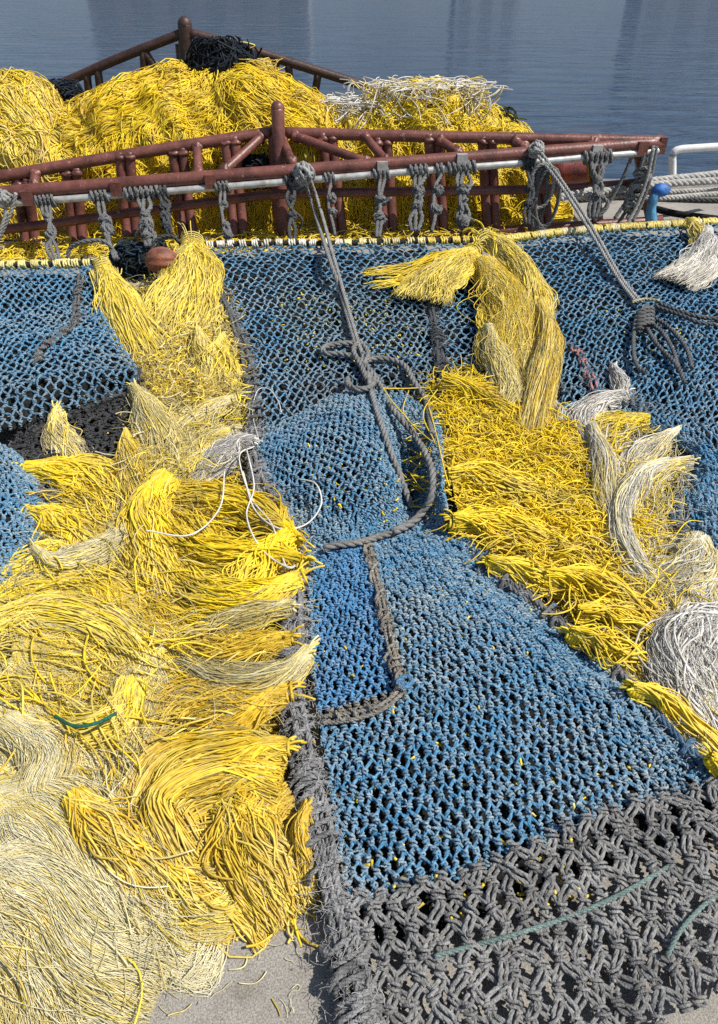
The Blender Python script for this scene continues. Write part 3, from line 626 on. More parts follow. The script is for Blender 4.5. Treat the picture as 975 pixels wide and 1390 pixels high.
def hank(name, label, guide, n, w0, w1, colp, r=0.0032, z0=0.05, z1=0.0, h=0.035, wav=0.012, K=18, fz=0.5, knot=True, locks=7, wm=None, t0=0.06, t1=(0.58, 1.06), group='yellow chafer hanks', cat='rope hank', lift=None, curl=1.0, fcol=None, only_fuzz=False, fade=.55):
    """a hank of loose strands tied at its first guide point and fanning along the guide (pixels on the ground)"""
    g = np.array(guide, float)
    zz = np.linspace(0, 1, len(g)); zz = z0 * (1 - zz) + z1 * zz if lift is None else np.array(lift, float)
    G = cr(at(g[:, 0], g[:, 1], zz), 64)
    parts = []; r = r * .86; n = int(n * 1.3)
    def fan(m, rad, colv, wv, K, rnd, dev):
        L = plen(G); a = rng.uniform(0, t0, m); b = rng.uniform(t1[0], t1[1], m)
        t = a[:, None] + (b - a)[:, None] * np.linspace(0, 1, K)[None]
        tc = np.clip(t, 0, 1)
        s = np.linspace(0, 1, 64); T = nrm(np.gradient(G, axis=0)); Nn = nrm(np.cross(T, np.array([0, 0, 1.0])))
        pc = np.stack([np.interp(tc, s, G[:, k]) for k in range(3)], -1); nn = np.stack([np.interp(tc, s, Nn[:, k]) for k in range(3)], -1); tt_ = np.stack([np.interp(tc, s, T[:, k]) for k in range(3)], -1)
        pc = pc + tt_ * ((t - tc) * L)[..., None]
        lk = rng.integers(0, locks, m); lo = np.linspace(-1, 1, locks) + rng.normal(size=locks) * 0.12
        e = np.clip(lo[lk] + rng.normal(size=m) * dev / max(1, locks) * 2.2, -1.25, 1.25)
        e0 = rng.normal(size=m) * 0.5
        sm = np.clip(tc / 0.35, 0, 1); sm = sm * sm * (3 - 2 * sm)
        wmid = wm if wm is not None else (w0 + w1) / 2
        wid = np.where(tc < .5, w0 + (wmid - w0) * tc * 2, wmid + (w1 - wmid) * (tc - .5) * 2)
        ee = e0[:, None] * (1 - sm) + e[:, None] * sm
        ph = rng.uniform(0, 6.28, (locks, 3)); fr = rng.uniform(0.7, 1.6, (locks, 3)) * curl
        ph2 = rng.uniform(0, 6.28, (m, 3)); fr2 = rng.uniform(1.0, 3.2, (m, 3)) * curl
        wl = sum(np.sin(6.28 * fr[lk, q][:, None] * t + ph[lk, q][:, None]) for q in range(3)) * 0.8
        ws = sum(np.sin(6.28 * fr2[:, q][:, None] * t + ph2[:, q][:, None]) for q in range(3)) * 0.55
        lat = ee * wid + (wl + ws) * wv * sm
        lay = rng.random(m); prof = np.sqrt(np.clip(1 - np.clip(np.abs(ee), 0, 1) ** 2, 0.05, 1))
        zz = prof * (h * (0.25 + 0.75 * lay)[:, None]) * (0.55 + 0.45 * np.sin(np.pi * np.clip(tc * 0.9 + .1, 0, 1))) + 0.006 * np.sin(6.28 * fr2[:, 0][:, None] * t + ph2[:, 2][:, None]) * sm
        P = pc + nn * lat[..., None]; P[..., 2] = np.maximum(P[..., 2] + zz, 0.004 + rad)
        taper = np.ones((m, K)); taper[:, -1] = 0.5
        pk = np.array(colp)[rng.integers(0, len(colp), locks)]; own = rng.random(m) < .45
        colv = np.where(own[:, None], colv, pk[lk] * rng.uniform(.86, 1.1, (m, 1)))
        fd = np.clip(tc - .25, 0, 1) ** 1.5 * (fade * rng.random(m))[:, None] + .10 * (noise3(P * 9) - .5)
        bl = np.array([.74, .66, .38]) * rng.uniform(.85, 1.05); fd = np.clip(fd, 0, .8)[..., None]
        colv = (colv[:, None] * (1 - fd) + bl * fd) * (0.88 + .24 * noise3(P * 25 + 3))[..., None]
        return tubes(P, rad * taper * rng.uniform(0.7, 1.2, (m, 1)), 4 if rad > .0016 else 3, colv)
    if not only_fuzz:
        parts.append(fan(n, r, pal(colp, n), wav, K, 1, 1.0))
        # a few wild strands
        nw = max(2, n // 14); parts.append(fan(nw, r * .9, pal(colp, nw), wav * 2.6, K + 6, 1, 1.8))
    o = None
    if parts:
        o = mk(name, parts, M['strand'])
        tag(o, label, cat, group)
    if fz:
        m = int(n * fz * 2.4)
        f = fan(m, 0.00085, pal(fcol or mixp(colp, ST), m), wav * 1.15, K, 1, 1.25)
        if o is None:
            o = mk(name, [f], M['fuzz']); tag(o, label, cat, group)
        else: mk('frayed_fibre', [f], M['fuzz'], o)
    if knot:
        d = nrm(G[3] - G[0]); c = G[0] + d * 0.012; c[2] += h * 0.25
        a_ = nrm(np.cross(d, [0, 0, 1.0])); b_ = np.cross(a_, d)
        kr = max(w0 * 0.9, 0.010); KK = 60; tt = np.linspace(0, 1, KK)
        th = 2 * np.pi * 4.2 * tt
        Q = c + d * ((tt - .5) * kr * 2.0)[:, None] + kr * (np.cos(th)[:, None] * a_ + 0.8 * np.sin(th)[:, None] * b_)
        Q[:, 2] = np.maximum(Q[:, 2], 0.006)
        st = []
        for q in range(9):   # cut stub loop beyond the whipping
            u = np.linspace(0, 1, 10); off = rng.normal(size=3) * kr * 0.5
            st.append(c - d * (u * kr * rng.uniform(1.1, 2.3))[:, None] + off * (0.4 + u[:, None]) + b_ * (np.sin(u * 3.1) * kr * .5)[:, None])
        st = np.array(st); st[..., 2] = np.maximum(st[..., 2], 0.005)
        mk('knot', [tubes(Q[None], 0.0042, 5, np.array(colp[0]) * .92, caps=True), tubes(st, 0.0034, 4, pal(colp, 9), caps=True)], M['strand'], o)
    return o

def tangle(name, label, poly, n, flow, colp, length=(0.15, 0.4), curv=3.0, spread=0.5, zb=0.0, h=0.04, r=0.003, K=18, group=None, cat='rope pile', kind=None, fz=0.0, mat_='strand', parent=None, fcol=None, fcurv=1.2):
    """loose strands strewn over a patch; flow: list of (px,py,dx,dy)"""
    poly = np.array(poly, float); lo, hi = poly.min(0), poly.max(0); fl = np.array(flow, float)
    def strew(m, rad, length, curv, colv, K):
        c = rng.uniform(lo, hi, (m * 6, 2)); c = c[inpoly(c[:, 0], c[:, 1], poly)][:m]; m = len(c)
        W = 1 / (((c[:, None] - fl[None, :, :2]) ** 2).sum(-1) + 150) ** 1.5; D = (W[..., None] * fl[None, :, 2:]).sum(1) / W.sum(1)[:, None]
        D = D / np.maximum(np.linalg.norm(D, axis=1, keepdims=True), 1e-6) * 4
        zbv = zb(c[:, 0], c[:, 1]) if callable(zb) else zb
        P0 = at(c[:, 0], c[:, 1], zbv); P1 = at(c[:, 0] + D[:, 0], c[:, 1] + D[:, 1], zbv)
        a = np.arctan2(P1[:, 1] - P0[:, 1], P1[:, 0] - P0[:, 0]) + rng.normal(size=m) * spread
        Ls = rng.uniform(length[0], length[1], m)
        k0 = rng.normal(size=m) * curv; k1 = rng.normal(size=m) * curv * 1.2; ph = rng.uniform(0, 6.28, m)
        s = np.linspace(-.5, .5, K)[None]
        ang = a[:, None] + (k0[:, None] * s + k1[:, None] * np.sin(s * 7 + ph[:, None]) * .22) * Ls[:, None] * 4
        d = np.stack([np.cos(ang), np.sin(ang)], -1) * (Ls / K)[:, None, None]
        xy = np.cumsum(d, 1); xy = xy - xy[:, K // 2:K // 2 + 1] + P0[:, None, :2]
        lay = rng.random(m) ** 0.8
        z = P0[:, 2:3] + h * lay[:, None] * (0.8 + 0.3 * np.sin(s * 6 + ph[:, None])) + 0.25 * h * (noise3(np.concatenate([xy * 9, 0 * xy[..., :1]], -1)) - .3)
        P = np.concatenate([xy, np.maximum(z, 0.004)[..., None]], -1)
        return tubes(P, rad * rng.uniform(.75, 1.2, (m, 1)), 4 if rad > .0016 else 3, colv(m))
    o = mk(name, [strew(n, r, length, curv, lambda m: pal(colp, m), K)], M[mat_], parent)
    if kind or label: tag(o, label, cat if not kind else None, group, kind)
    if fz:
        m = int(n * fz); mk('frayed_fibre', [strew(m, 0.00085, (length[0] * .6, length[1]), curv * fcurv, lambda q: pal(fcol or mixp(colp, ST), q), 12)], M['fuzz'], o)
    return o

# ------------------------------------------------------------------ yellow heaps behind the frame
OUT = np.array([(-120, 112), (0, 108), (30, 103), (55, 116), (85, 150), (105, 152), (140, 128), (200, 104), (240, 93), (262, 104), (300, 104), (335, 94), (360, 102), (405, 122), (440, 146), (470, 150), (520, 132), (560, 116), (605, 120), (645, 142), (685, 166), (712, 190), (728, 235), (745, 318), (760, 335)], float)
YR = 5.62
def heap_surface(px0, px1, m=120, n=46):
    px = np.linspace(px0, px1, m); top = np.interp(px, OUT[:, 0], OUT[:, 1])
    Rg = atY(px, top, YR); X = Rg[:, 0]; H = np.maximum(Rg[:, 2], 0.05)
    yf = FY(CX + X / 4.9 * FPX * 0.82) + 0.33
    s = np.linspace(0, 1, n)[:, None]
    fy = np.interp(s, [0, .12, .3, .55, .72, .88, 1], [0, .05, .16, .55, 1.0, 1.5, 1.72]); fz = np.interp(s, [0, .12, .3, .55, .72, .88, 1], [0, .32, .62, .90, 1.0, .75, .02])
    Y = yf[None] + (YR - yf[None]) * fy; Y = np.minimum(Y, 6.25 + 0 * Y); Z = H[None] * fz
    S = np.stack([np.broadcast_to(X[None], Y.shape), Y, Z], -1).copy()
    b = 0.06 * (noise3(S * np.array([5, 3, 3.5])) - .5) * 2 + 0.025 * (noise3(S * np.array([14, 9, 9]) + 5) - .5) * 2
    Nn = nrm(np.cross(np.gradient(S, axis=1), np.gradient(S, axis=0))); Nn[(Nn[..., 1] > .8)] *= -1
    S = S + Nn * (b * np.clip(s * 6, 0, 1) * np.clip((.70 - s) * 8, 0.15, 1))[..., None]
    return S, Nn
def heap(name, label, px0, px1, n, flowf, colp, r=0.0038, L=(0.25, 0.7), off=0.055, spread=0.16, curv=.5, base=(0.55, 0.36, 0.02), fz=0.3, K=18):
    S, Nn = heap_surface(px0, px1)
    if Nn[20, :, 1].mean() > 0: Nn = -Nn
    o = mk(name, [sheet(S, base)], M['heap']); tag(o, label, 'rope heap', 'heaps of chafer rope behind the frame')
    m_ = S.shape[1]; xs = S[0, :, 0]; arc = 1.9
    def lay(m, rad, L, spread, curv, colv, K, off):
        u = rng.random(m); v = rng.uniform(0.0, 0.84, m) ** 0.9
        Ls = rng.uniform(*L, m); x = xs[0] + (xs[-1] - xs[0]) * u
        kk = rng.normal(size=m) * curv; P = []; a = rng.normal(size=m) * spread
        for k in range(K):
            dx, dv = flowf(x, v); ang = np.arctan2(-dv, dx) + a + kk * (k / K - .5) * 2 + 0.14 * np.sin(k * .7 + kk * 9) + 0.7 * (noise3(np.stack([x * 5, v * 7, 0 * x], -1)) - .5)
            uu = (x - xs[0]) / (xs[-1] - xs[0]); lf = off * (0.25 + 0.75 * lv_(m, k))
            Q = bil(S, v, uu) + bil(Nn, v, uu) * lf[:, None]; P.append(Q)
            x = x + np.cos(ang) * Ls / K; v = np.clip(v - np.sin(ang) * Ls / K / arc * -1 * -1, 0.0, 0.9)
        return tubes(np.stack(P, 1), rad * rng.uniform(.75, 1.2, (m, 1)), 4 if rad > .002 else 3, colv)
    lv = {}
    def lv_(m, k):
        if m not in lv: lv[m] = rng.random(m)
        return lv[m]
    mk('loose_strands', [lay(n, r, L, spread, curv, pal(colp, n), K, off)], M['strand'], o)
    mk('stray_strands', [lay(n // 7, r * .9, (L[0] * .5, L[1] * .8), spread * 3, curv * 2.5, pal(colp, n // 7), K, off * 1.5)], M['strand'], o)
    return o
def X0(px, py): return float(atY(px, py, YR)[0])
# flow gives (dx, dv): dv<0 runs down the front
def flL(x, v):
    t = np.clip((x - X0(0, 110)) / 1.0, -.3, 1.2); return 0.55 + 0.25 * np.sin(x * 3), np.where(v < .36, -1.6, -0.55 - 0.35 * t)
xc = X0(300, 105)
def flC(x, v):
    d = (x - xc); return np.where(v < .36, d * .25, d * 1.4 + .1 * np.sin(x * 7)), np.where(v < .36, -1.0, -0.42 - 0.12 * np.cos(x * 5))
def flR(x, v): return 0.12 * np.sin(x * 5) + np.where(v > .5, .25 * np.sin(x * 3.3), 0), -1.0 + 0 * x
heap('rope_heap', 'faded yellow rope heap at the left end behind the frame, combed down to the right', -150, 128, 3600, flL, mixp(YS, YS, YP, YG), L=(0.5, 1.2), spread=0.13)
heap('rope_heap', 'bright yellow rope heap below the dark peak post, fanning down from its crest', 108, 452, 5200, flC, mixp(YB, YB, YG), L=(0.45, 1.1), spread=0.15)
heap('rope_heap', 'bright yellow rope heap with off white strands on its crest, hanging in shaggy vertical strands', 436, 752, 4600, flR, mixp(YB, YB, YS), L=(0.25, 0.6), spread=0.2, curv=.9)

def bunch3(name, label, c, rx, ry, rz, n, colp, r, L, cat, group=None, flat=0.6, curv=5, mat_='strand', parent=None, K=14, base=None):
    """tangled clump: random arcs filling an ellipsoid shell"""
    c = np.array(c, float); d = nrm(rng.normal(size=(n, 3))); d[:, 2] = np.abs(d[:, 2]) * flat + d[:, 2] * (1 - flat)
    P0 = d * np.array([rx, ry, rz]) * rng.uniform(.75, 1.05, (n, 1))
    t = nrm(np.cross(d, rng.normal(size=(n, 3)))); P = [P0]; cur = nrm(rng.normal(size=(n, 3))) * curv
    for k in range(K - 1):
        t = nrm(t + (np.cross(t, cur) * (L / K)) - 0.10 * P[-1] / np.array([rx, ry, rz]))
        P.append(P[-1] + t * L / K * rng.uniform(.7, 1.2, (n, 1)))
    P = np.stack(P, 1) + c; P[..., 2] = np.maximum(P[..., 2], .006); P[..., 2] = np.where(P[..., 2] > c[2] + rz * 1.05, c[2] + rz * 1.05 + (P[..., 2] - c[2] - rz * 1.05) * .22, P[..., 2])
    parts = [tubes(P, r * rng.uniform(.7, 1.2, (n, 1)), 5 if r > .004 else 4, pal(colp, n))]
    if base is not None: parts.append(blob(c, 1.0, base, squash=(rx * .85, ry * .85, rz * .85), n=14, m=20, bump=.2))
    o = mk(name, parts, M[mat_], parent)
    if label: tag(o, label, cat, group)
    return o
tangle('strewn_strands', None, [(-20, 340), (180, 326), (380, 318), (740, 300), (745, 316), (380, 340), (180, 350), (-20, 366)], 850, [(0, 350, .3, 1), (380, 330, -.2, 1), (700, 310, .1, 1)], mixp(YB, YS), length=(.10, .35), curv=2, spread=.7, zb=.01, h=.06, r=.0032, kind='stuff')
NAVY = [(0.012, 0.016, 0.024), (0.02, 0.03, 0.05), (0.03, 0.035, 0.04), (0.008, 0.010, 0.012)]
bunch3('net_bundle', 'dark navy bundle of netting hung on the rear frame beside its peak post', atY(303, 92, 5.72), .27, .14, .17, 620, NAVY, .006, .22, 'net bundle', 'dark net bundles', mat_='greytwine', base=(.01, .012, .016))
bunch3('net_bundle', 'small dark net bundle in the dip between left and middle yellow heaps', atY(80, 134, 5.75), .20, .12, .10, 330, NAVY, .006, .2, 'net bundle', 'dark net bundles', mat_='greytwine', base=(.01, .012, .016))
bunch3('net_bundle', 'black net lump sunk in yellow rope right behind the peak post of the front frame', atY(352, 232, 5.12), .13, .07, .09, 200, NAVY, .006, .2, 'net bundle', 'dark net bundles', mat_='greytwine', base=(.01, .012, .016))
bunch3('net_bundle', 'black net lump poking out of the shaggy right heap near its top', atY(600, 158, 5.45), .15, .06, .08, 150, NAVY, .005, .2, 'net bundle', 'dark net bundles', mat_='greytwine', base=(.01, .012, .016))
bunch3('net_bundle', 'dark green net scraps on the crest at the right end of the shaggy heap', atY(676, 163, 5.6), .15, .10, .06, 90, [(.03, .035, .02), (.05, .05, .02)], .005, .2, 'net bundle', 'dark net bundles', mat_='greytwine')
bunch3('rope_tangle', 'long tangle of off white strands along the crest of the shaggy right heap', atY(580, 130, 5.55), .42, .16, .06, 560, mixp(WH, WH, YP), .0036, .40, 'rope tangle', 'off white tangles on the heap', curv=6)
bunch3('rope_tangle', 'small off white tangle where middle and right heaps meet under the dark rail', atY(478, 150, 5.55), .18, .10, .06, 240, WH, .0036, .35, 'rope tangle', 'off white tangles on the heap', curv=6)
bunch3('rope_tuft', 'shaggy olive yellow tuft sticking up beside the dark navy bundle', atY(352, 100, 5.7), .10, .08, .07, 160, mixp(YP, YG), .003, .2, 'rope tuft')
mk('strand_loops', [tubes(np.stack([cr(np.array([atY(a, b, 5.75) for a, b in l]), 26) for l in [
    [(256, 105), (268, 88), (292, 80), (306, 74), (316, 60)], [(318, 58), (326, 75), (322, 95), (300, 103), (275, 108)], [(330, 62), (340, 85), (338, 95), (322, 102), (296, 98)], [(316, 56), (334, 58), (346, 62), (338, 66)], [(330, 66), (352, 92), (351, 115)], [(376, 82), (374, 92), (378, 104)]]]), .0055, 5, (0.72, 0.60, 0.18), caps=True)], M['strand'])
tag(bpy.data.objects['strand_loops'], 'few pale yellow rope loops hooked over the rear frame rail above the navy bundle', 'rope loop')
mk('rope_clump', [rope(np.array([atY(a, b, 6.18) + np.array([0, rng.normal() * .03, 0]) for a, b in l]), .011, (.20, .20, .17)) for l in ([(306, 70), (309, 56), (318, 52), (324, 60), (316, 72)], [(310, 62), (320, 54), (328, 66), (320, 84)], [(304, 78), (312, 60), (322, 58), (330, 76)])], M['rope'])
tag(bpy.data.objects['rope_clump'], 'grey rope clump tied round the rear frame rail right of its peak', 'rope lashing')

# ------------------------------------------------------------------ left field of yellow hanks
HL = 'yellow chafer hanks left of the middle net'
STUFF_L = [(130, 380), (300, 340), (330, 520), (345, 640), (405, 760), (395, 900), (400, 1060), (425, 1215), (385, 1232), (300, 1215), (225, 1225), (150, 1290), (-40, 1330), (-40, 790), (50, 730), (60, 640), (160, 560), (170, 480)]
fL = [(230, 430, .3, 1), (230, 560, -.2, 1), (60, 680, 1, .15), (300, 740, 1, .2), (220, 740, .1, 1), (80, 830, 1, .1), (300, 860, 1, -.1), (100, 930, .9, .5), (300, 960, 1, -.3), (60, 1030, .5, 1), (240, 1090, -.6, 1), (340, 1150, .5, 1), (100, 1180, .7, .7), (30, 1250, 1, .35)]
def zL(px, py): return 0.004 + 0 * px
tangle('strewn_fibre', None, STUFF_L, 3000, fL, mixp(YG, YP, YS), length=(.12, .35), h=.018, kind='stuff', fz=.6)
STUFF_R = [(590, 530), (690, 520), (780, 590), (920, 600), (915, 700), (960, 820), (985, 1060), (900, 970), (820, 880), (740, 810), (650, 750), (610, 690)]
fR = [(640, 600, 1, .5), (700, 680, 1, .25), (800, 800, .8, .6), (850, 650, -.6, 1), (880, 760, -.8, .6), (930, 900, .4, 1)]
tangle('strewn_fibre', None, STUFF_R, 2400, fR, mixp(YB, YG, YS), length=(.12, .3), h=.02, kind='stuff', fz=.4)

H = lambda label, guide, n, w0, w1, colp, **k: hank('rope_hank', label, guide, n, w0, w1, colp, group=k.pop('group', HL), **k)
# upper left
H('straight pale yellow hank hanging from the corner of the left net headrope', [(140, 364), (160, 405), (182, 455), (205, 500)], 210, .05, .13, mixp(YP, YS), z0=.19, lift=[.2, .14, .08, .04], h=.06, wav=.008, r=.0038, fz=.3)
H('thick yellow hank draped from the left end of the middle headrope', [(262, 334), (262, 365), (250, 410), (228, 455)], 260, .07, .19, mixp(YP, YS), lift=[.22, .19, .10, .05], h=.07, wav=.014, r=.0038, fz=.6)
tangle('rope_pile', 'messy pile of short curly yellow ends below the brown float', [(195, 400), (305, 370), (322, 430), (330, 520), (300, 560), (215, 555), (185, 490)], 1100, [(230, 430, -.3, 1), (290, 470, .5, 1), (240, 530, -.3, 1)], mixp(YP, YS, YG), length=(.06, .2), curv=5, spread=.9, h=.085, r=.0034, group='curly rope piles', fz=2.2)
H('yellow knotted hank by the frayed edge below the curly pile', [(302, 462), (296, 490), (288, 520), (262, 548)], 150, .022, .11, mixp(YP, YS), z0=.13, h=.06, wav=.012, fz=.5)
H('small knotted yellow hank beside the black selvedge', [(268, 450), (276, 480), (300, 510), (318, 545)], 120, .02, .08, YP, z0=.12, h=.05, wav=.01, fz=.5)
H('pale hank with a plaited head lying on the black underside of the left net', [(78, 560), (80, 592), (96, 622), (112, 660)], 150, .022, .075, mixp(ST, YP), z0=.14, h=.05, r=.0032, wav=.008, fz=1.0)
H('long smooth pale hank curving down from the tip of the black net fold', [(182, 530), (208, 570), (228, 615), (226, 668)], 210, .025, .11, mixp(ST, YP), z0=.11, h=.06, r=.0026, wav=.010, fz=1.4, curl=.7)
H('golden hank hanging straight beside the black net fold', [(172, 590), (176, 618), (184, 650), (198, 695)], 170, .012, .09, mixp(YP, YG), z0=.08, h=.055, r=.0026, wav=.008, fz=1.2, curl=.7)
H('straw coloured hank swept left from the white tuft', [(318, 590), (285, 605), (255, 635), (215, 670)], 190, .03, .10, mixp(ST, YP), z0=.08, h=.05, r=.0026, wav=.012, fz=1.4)
H('dull yellow hank between the smooth pale hank and the middle net', [(322, 545), (290, 560), (250, 590), (235, 640)], 170, .03, .10, mixp(YP, ST), z0=.08, h=.05, r=.0028, wav=.012, fz=1.2)
# from the left net edge
H('yellow hank tied to the left net edge, topmost of its ragged row', [(36, 640), (80, 645), (125, 650), (165, 690)], 260, .03, .13, mixp(YS, YB), z0=.07, h=.06, r=.0036, wav=.014, fz=.3)
H('yellow hank from the left net edge below the topmost one, curling down', [(40, 700), (80, 712), (115, 740), (110, 800)], 240, .03, .14, mixp(YS, YB), z0=.06, h=.06, r=.0036, wav=.014, fz=.3)
H('frayed straw hank crossing from the left net edge to the yellow swirl', [(48, 752), (85, 775), (150, 745), (200, 690)], 170, .02, .07, mixp(ST, ST, YP), z0=.06, h=.06, r=.0026, wav=.014, fz=2.2)
H('broad yellow band running right from the left picture edge below the straw hank', [(-40, 830), (40, 805), (120, 800), (215, 830)], 420, .10, .10, mixp(YS, YS, YP), z0=.02, h=.06, r=.0036, wav=.016, fz=.5, knot=False, t0=.4)
H('yellow hank filling the left picture edge under the lower piece of blue net', [(-40, 790), (20, 780), (80, 755), (150, 720)], 260, .06, .08, mixp(YS, YB), z0=.03, h=.06, r=.0036, wav=.014, fz=.4, knot=False, t0=.3)
# swirl of bright yellow
H('bright yellow hank swept left from the net edge, uppermost of the glossy swirl', [(402, 742), (350, 700), (280, 680), (215, 672)], 300, .03, .11, YB, z0=.08, h=.07, r=.0034, wav=.012, fz=.05)
H('bright yellow hank sagging in a bow across the glossy swirl', [(412, 772), (370, 765), (290, 760), (210, 705)], 330, .03, .13, YB, z0=.09, h=.08, r=.0034, wav=.012, fz=.05)
H('bright yellow hank at the bottom of the glossy swirl', [(408, 790), (360, 815), (290, 815), (225, 770)], 280, .03, .10, YB, z0=.08, h=.07, r=.0034, wav=.012, fz=.1)
H('bright yellow hank hanging down the left side of the glossy swirl', [(225, 650), (205, 690), (205, 750), (250, 830)], 300, .05, .11, mixp(YB, YS), z0=.06, h=.07, r=.0034, wav=.014, fz=.2, knot=False)
H('yellow strands combed upright right of the glossy swirl', [(395, 735), (360, 770), (330, 820), (285, 850)], 170, .05, .09, YB, z0=.08, h=.08, r=.0034, wav=.014, fz=.05, knot=False)
# lower edge hanks
H('straw hank tied to the grey selvedge just below the glossy swirl', [(400, 828), (365, 838), (310, 850), (262, 860)], 150, .016, .04, mixp(ST, ST, YP), z0=.09, h=.06, r=.0026, wav=.006, fz=1.6, curl=.6)
H('golden hank under the straw hank at the grey selvedge', [(396, 872), (350, 888), (290, 895), (240, 880)], 230, .022, .09, YG, z0=.08, h=.06, r=.003, wav=.010, fz=.5)
H('long bleached hank bowing left from the blue net edge', [(420, 890), (385, 925), (310, 935), (225, 890)], 200, .022, .055, mixp(ST, ST, YP), z0=.11, h=.07, r=.0026, wav=.010, fz=2.4, curl=.6)
H('golden hank spreading left below the bleached one', [(392, 945), (330, 962), (250, 965), (180, 1020)], 330, .03, .13, YG, z0=.07, h=.06, r=.003, wav=.012, fz=.7)
H('golden hank with a knob of a knot at the selvedge, the widest wave', [(392, 1022), (320, 1035), (235, 1060), (205, 1135)], 480, .02, .13, mixp(YG, YG, YS), z0=.08, h=.085, r=.0030, wav=.006, fz=.2, curl=.7)
H('golden hank curling round the bare patch of concrete', [(385, 1070), (300, 1062), (225, 1100), (240, 1150), (275, 1205)], 300, .05, .07, mixp(YG, YS), z0=.06, h=.08, r=.0030, wav=.006, fz=.2, curl=.7, knot=False)
H('golden hank running down right of the bare patch to its own blunt end', [(320, 1090), (335, 1130), (360, 1180), (405, 1245)], 380, .08, .085, mixp(YG, YG, YS), z0=.05, h=.07, r=.0029, wav=.006, fz=.3, knot=False, t0=.25, t1=(.80, 1.02))
H('golden hank folded under beside the shadow of the grey selvedge', [(398, 1085), (360, 1110), (345, 1160), (390, 1225)], 230, .05, .07, YG, z0=.05, h=.04, r=.0031, wav=.010, fz=.3, knot=False)
H('golden hank trailing along the edge of the concrete at the bottom', [(215, 1130), (250, 1190), (300, 1225), (345, 1205)], 170, .06, .05, mixp(YG, YP), z0=.03, h=.04, r=.003, wav=.012, fz=1.0, knot=False)
H('narrow golden hank standing close against the grey selvedge', [(418, 1098), (408, 1140), (418, 1185), (428, 1232)], 110, .014, .03, YG, z0=.08, h=.05, r=.003, wav=.004, fz=.3, t1=(.8, 1.0))
# big yellow/pale swirl at left
H('yellow hank curving over the top of the round swirl at left', [(-20, 865), (60, 845), (140, 860), (195, 905), (190, 965)], 420, .09, .08, mixp(YS, YS, YP), z0=.04, h=.08, r=.003, wav=.007, fz=.6, knot=False, t0=.35)
H('yellow hank closing the round swirl at left from below', [(185, 930), (160, 985), (100, 1000), (45, 960)], 300, .06, .07, mixp(YS, YS, YP), z0=.04, h=.07, r=.003, wav=.007, fz=.7, knot=False)
H('fuzzy yellow core of the round swirl at left', [(20, 900), (70, 890), (120, 915), (110, 960), (70, 960)], 220, .08, .06, mixp(YP, YS), z0=.03, h=.05, r=.0026, wav=.02, fz=3, knot=False)
H('faded strands falling left of the round swirl', [(30, 900), (30, 950), (70, 1010), (90, 1080)], 230, .10, .10, mixp(YP, ST), z0=.03, h=.05, r=.0026, wav=.02, fz=2.2, knot=False)
H('golden hank running down to the right in the pale field', [(100, 1090), (135, 1130), (185, 1180), (235, 1240)], 260, .04, .08, mixp(YG, YG, YP), z0=.07, h=.08, r=.0028, wav=.008, fz=.8, knot=False)
H('pale yellow hank entering from the left picture edge in the bleached field', [(-40, 1075), (20, 1085), (80, 1100), (140, 1160)], 260, .10, .09, mixp(YP, ST), z0=.03, h=.05, r=.0028, wav=.012, fz=1.4, knot=False)
PALE = [(0.80, 0.72, 0.42), (0.83, 0.77, 0.53), (0.75, 0.70, 0.50), (0.82, 0.70, 0.30)]
H('bleached fuzzy hank below the round swirl', [(-30, 960), (40, 1010), (130, 1050), (205, 1085)], 560, .10, .12, PALE, z0=.03, h=.05, r=.0013, wav=.014, fz=3, knot=False, fcol=PALE)
H('bleached hank sweeping from the left edge to the bottom, upper of the long pale waves', [(-50, 1120), (30, 1110), (95, 1150), (140, 1225), (215, 1275)], 1000, .10, .11, mixp(PALE, PALE, YP), z0=.04, h=.08, r=.0013, wav=.013, curl=.5, locks=18, fz=2.6, knot=False, fcol=PALE)
H('bleached hank sweeping from the left edge to the bottom, lower of the long pale waves', [(-60, 1205), (30, 1200), (85, 1225), (140, 1290), (215, 1320)], 1000, .10, .11, mixp(PALE, PALE, YP), z0=.04, h=.08, r=.0013, wav=.013, curl=.5, locks=18, fz=2.4, knot=False, fcol=PALE)
H('pale hank waving down in an S between the round swirl and the long pale waves', [(10, 990), (75, 1040), (60, 1100), (110, 1140), (150, 1200)], 420, .05, .06, mixp(PALE, YP), z0=.05, h=.08, r=.0016, wav=.008, curl=.6, fz=2, knot=False, fcol=PALE)
H('pale yellow strands at the bottom left corner', [(-60, 1260), (10, 1285), (60, 1340), (90, 1420)], 520, .09, .10, mixp(PALE, YP), z0=.03, h=.05, r=.0014, wav=.009, curl=.6, fz=1.6, knot=False, fcol=PALE)
H('thin bleached fibres spread over the concrete right of the pale waves', [(180, 1160), (215, 1210), (245, 1240), (300, 1225)], 130, .07, .06, PALE, z0=.01, h=.02, r=.0016, wav=.02, fz=4, knot=False, fcol=PALE)
H('pale hank laid across the middle of the left field', [(215, 880), (200, 930), (165, 1010), (130, 1080)], 260, .06, .12, mixp(YP, ST), z0=.03, h=.05, r=.0024, wav=.018, fz=2.2, knot=False)
H('yellow strands bridging the round swirl and the golden hanks', [(130, 800), (190, 850), (225, 910), (215, 980)], 300, .09, .08, mixp(YS, YG), z0=.03, h=.05, r=.003, wav=.016, fz=1, knot=False)

